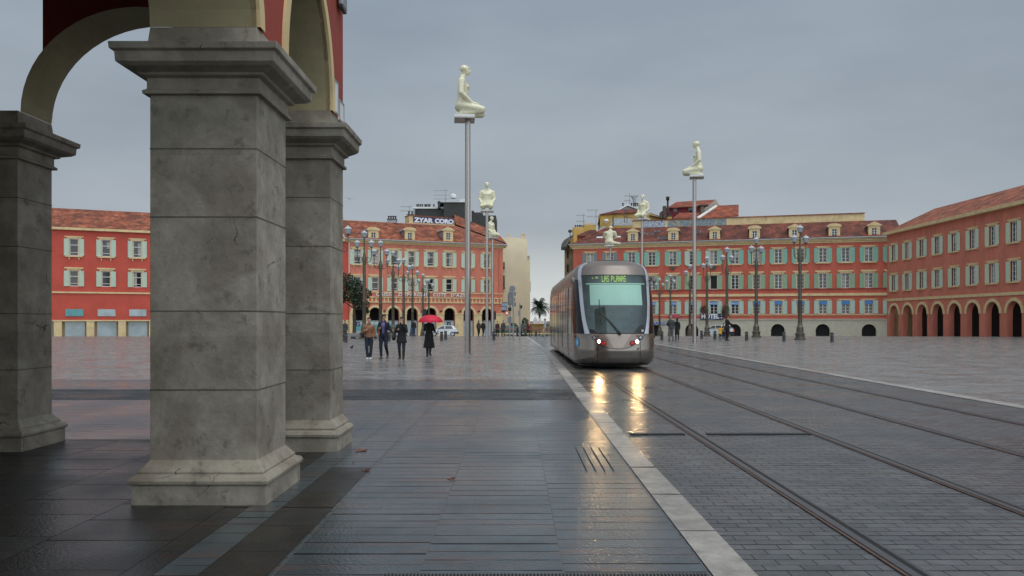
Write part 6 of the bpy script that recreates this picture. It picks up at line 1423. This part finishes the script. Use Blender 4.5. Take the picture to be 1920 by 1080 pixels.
# ------------------------------------------------------------------ plants
m_leaf = mat('dark pine foliage', (.028,.055,.022), .7, var=.5, scale=3); m_leaf2 = mat('mid green foliage', (.05,.085,.03), .7, var=.45, scale=3)
m_bark = mat('bark', (.07,.05,.035), .9, var=.3, scale=8, bump=.6)
def leaves(mb, c, r, n, size, rnd, flat=.6):
    for _ in range(n):
        while True:
            v = Vector((rnd.uniform(-1, 1), rnd.uniform(-1, 1), rnd.uniform(-1, 1)))
            if .25 < v.length < 1: break
        p = Vector(c)+Vector((v.x*r[0], v.y*r[1], v.z*r[2])); s = size*rnd.uniform(.6, 1.4)
        a = Vector((rnd.uniform(-1, 1), rnd.uniform(-1, 1), rnd.uniform(-.5, .8))).normalized(); b_ = a.cross(Vector((rnd.uniform(-1, 1), rnd.uniform(-1, 1), rnd.uniform(-1, 1)))).normalized()
        mb.add([p-a*s, p+b_*s*.35, p+a*s, p-b_*s*.35], [(0, 1, 2, 3)])
def tree(p, label, crowns, trunk_h, m, size=.16, n=420, seed=1, limbs=None, name='pine_tree'):
    rnd = random.Random(seed); t = thing(name, label, 'tree', p)
    tr = MB().tube([(0, 0, -.05), (.05, 0, trunk_h*.5), (-.05, .1, trunk_h), (.1, 0, trunk_h*1.35)], [.22, .17, .13, .05], 8)
    for c, r in crowns: tr.tube([(0, .05, trunk_h*.75), (c[0]*.5, c[1]*.5, (c[2]+trunk_h*.75)/2), (c[0], c[1], c[2])], [.09, .06, .02], 6)
    tr.build('trunk', m_bark, t)
    cr = MB()
    for c, r in crowns: leaves(cr, c, r, int(n*(r[0]*r[1]*r[2])**.5), size, rnd)
    cr.build('crown', m, t); return t
tp0 = P(664, 0, 90)
tree((tp0.x, 90, gz(90)), 'dark green pine with drooping branches in front of the red annex at the left', [((-.9, 0, 6.3), (1.1, 1.1, .9)), ((.1, .2, 5.7), (1.1, 1.1, .75)), ((-.6, .1, 4.9), (1.5, 1.3, .7)), ((.9, 0, 4.8), (1.1, 1, .7)), ((1.0, 0, 3.6), (.8, .8, .6)), ((.2, .1, 4.1), (1.1, 1, .5)), ((-1.6, 0, 4.2), (.8, .8, .6)), ((1.3, 0, 2.9), (.4, .4, .4))], 4.2, m_leaf, .15, 620)
for px, dd, lab, sd in ((575-180, 96, 'dark pine farther left of the stone pier, seen inside the arcade', 3), (455, 100, 'second pine seen through the arcade at the left', 5)):
    q = P(px, 0, dd); tree((q.x, dd, gz(dd)), lab, [((0, 0, 5.5), (1.5, 1.5, 1.1)), ((-.9, .3, 4.6), (1.3, 1.2, .8)), ((.9, 0, 4.5), (1.2, 1.1, .8))], 4.0, m_leaf, .16, 500, sd)
# palm
pp = P(1011.5, 622, 190); t = thing('palm_tree', 'palm tree with drooping fronds in the gap beside the tram', 'tree', (pp.x, 190, -.81))
zc_ = P(0, 576, 190).z+.81
MB().tube([(0, 0, 0), (.05, 0, zc_*.5), (0, 0, zc_)], [.32, .26, .34], 10).build('trunk', m_bark, t)
rnd = random.Random(11); m_palm = mat('palm fronds', (.028,.05,.022), .6, var=.4, scale=2)
cr = MB()
for k in range(64):
    az = 2*PI*k/64*2.39+rnd.uniform(-.1, .1); up = rnd.uniform(-.5, 1.35); Lf = rnd.uniform(2.3, 2.9)
    pts = [Vector((0, 0, zc_))]; dirv = Vector((math.cos(az)*math.cos(up), math.sin(az)*math.cos(up), math.sin(up)))
    for i in range(7): pts.append(pts[-1]+dirv*Lf/7); dirv = (dirv+Vector((0, 0, -.17-.03*i))).normalized()
    for a, b_ in zip(pts, pts[1:]):
        d_ = (b_-a).normalized(); sd = d_.cross(Vector((0, 0, 1)));
        if sd.length < .1: sd = Vector((1, 0, 0))
        sd.normalize(); dn = Vector((0, 0, -.35))
        for j in range(3):
            q = a+(b_-a)*(j/3)
            for sg in (-1, 1): cr.add([q, q+d_*.07, q+(sd*sg*.42+d_*.28+dn*.4), q+(sd*sg*.40+d_*.2+dn*.45)], [(0, 1, 2, 3)])
        cr.tube([a, b_], .02, 3, False)
cr.build('crown', m_palm, t)
# green shrubs at the end of the square
for px, dd, w_, h_, lab, sd in ((962, 118, 1.3, 1.9, 'dark green shrub behind the signal poles', 1), (984, 121, 1.0, 2.6, 'dark green conical shrub left of the fountain basin', 2), (1060, 150, 4, 3.5, 'dark green hedge beyond the tram', 4)):
    q = P(px, 0, dd); t = thing('shrub', lab, 'shrub', (q.x, dd, -.81), 0, 'shrubs at the end of the square'); rnd = random.Random(sd)
    MB().tube([(0, 0, 0), (0, 0, h_*.6)], [.07, .04], 6).build('stem', m_bark, t)
    c = MB(); leaves(c, (0, 0, h_*.35), (w_, w_, h_*.4), 900, .14, rnd); leaves(c, (0, 0, h_*.75), (w_*.5, w_*.5, h_*.3), 400, .14, rnd); c.build('crown', m_leaf2, t)
# flower box by the hotel sign
t = thing('flower_box', 'wall basket of red flowers and leaves beside the hotel windows', 'flower box', tuple(R.o+R.u*R.U(1320)+R.n*.35)[:2]+(R.Z(1320, 583),), R.ang)
MB().box(-.5, .5, -.15, .15, -.15, .1).build('planter', m_bark, t); c = MB(); rnd = random.Random(5); leaves(c, (0, 0, .35), (.6, .25, .4), 260, .08, rnd); c.build('foliage', m_leaf, t)
c = MB(); leaves(c, (0, -.05, .2), (.6, .25, .35), 60, .06, rnd); c.build('blossom', mat('red petals', (.4,.02,.04), .6), t)
t = thing('flower_box', 'bushy plant right of the hotel sign', 'flower box', tuple(R.o+R.u*R.U(1360)+R.n*.35)[:2]+(R.Z(1360, 590),), R.ang)
MB().box(-.5, .5, -.15, .15, -.15, .1).build('planter', m_bark, t); c = MB(); leaves(c, (0, 0, .6), (.6, .3, .8), 420, .09, rnd); c.build('foliage', m_leaf2, t)
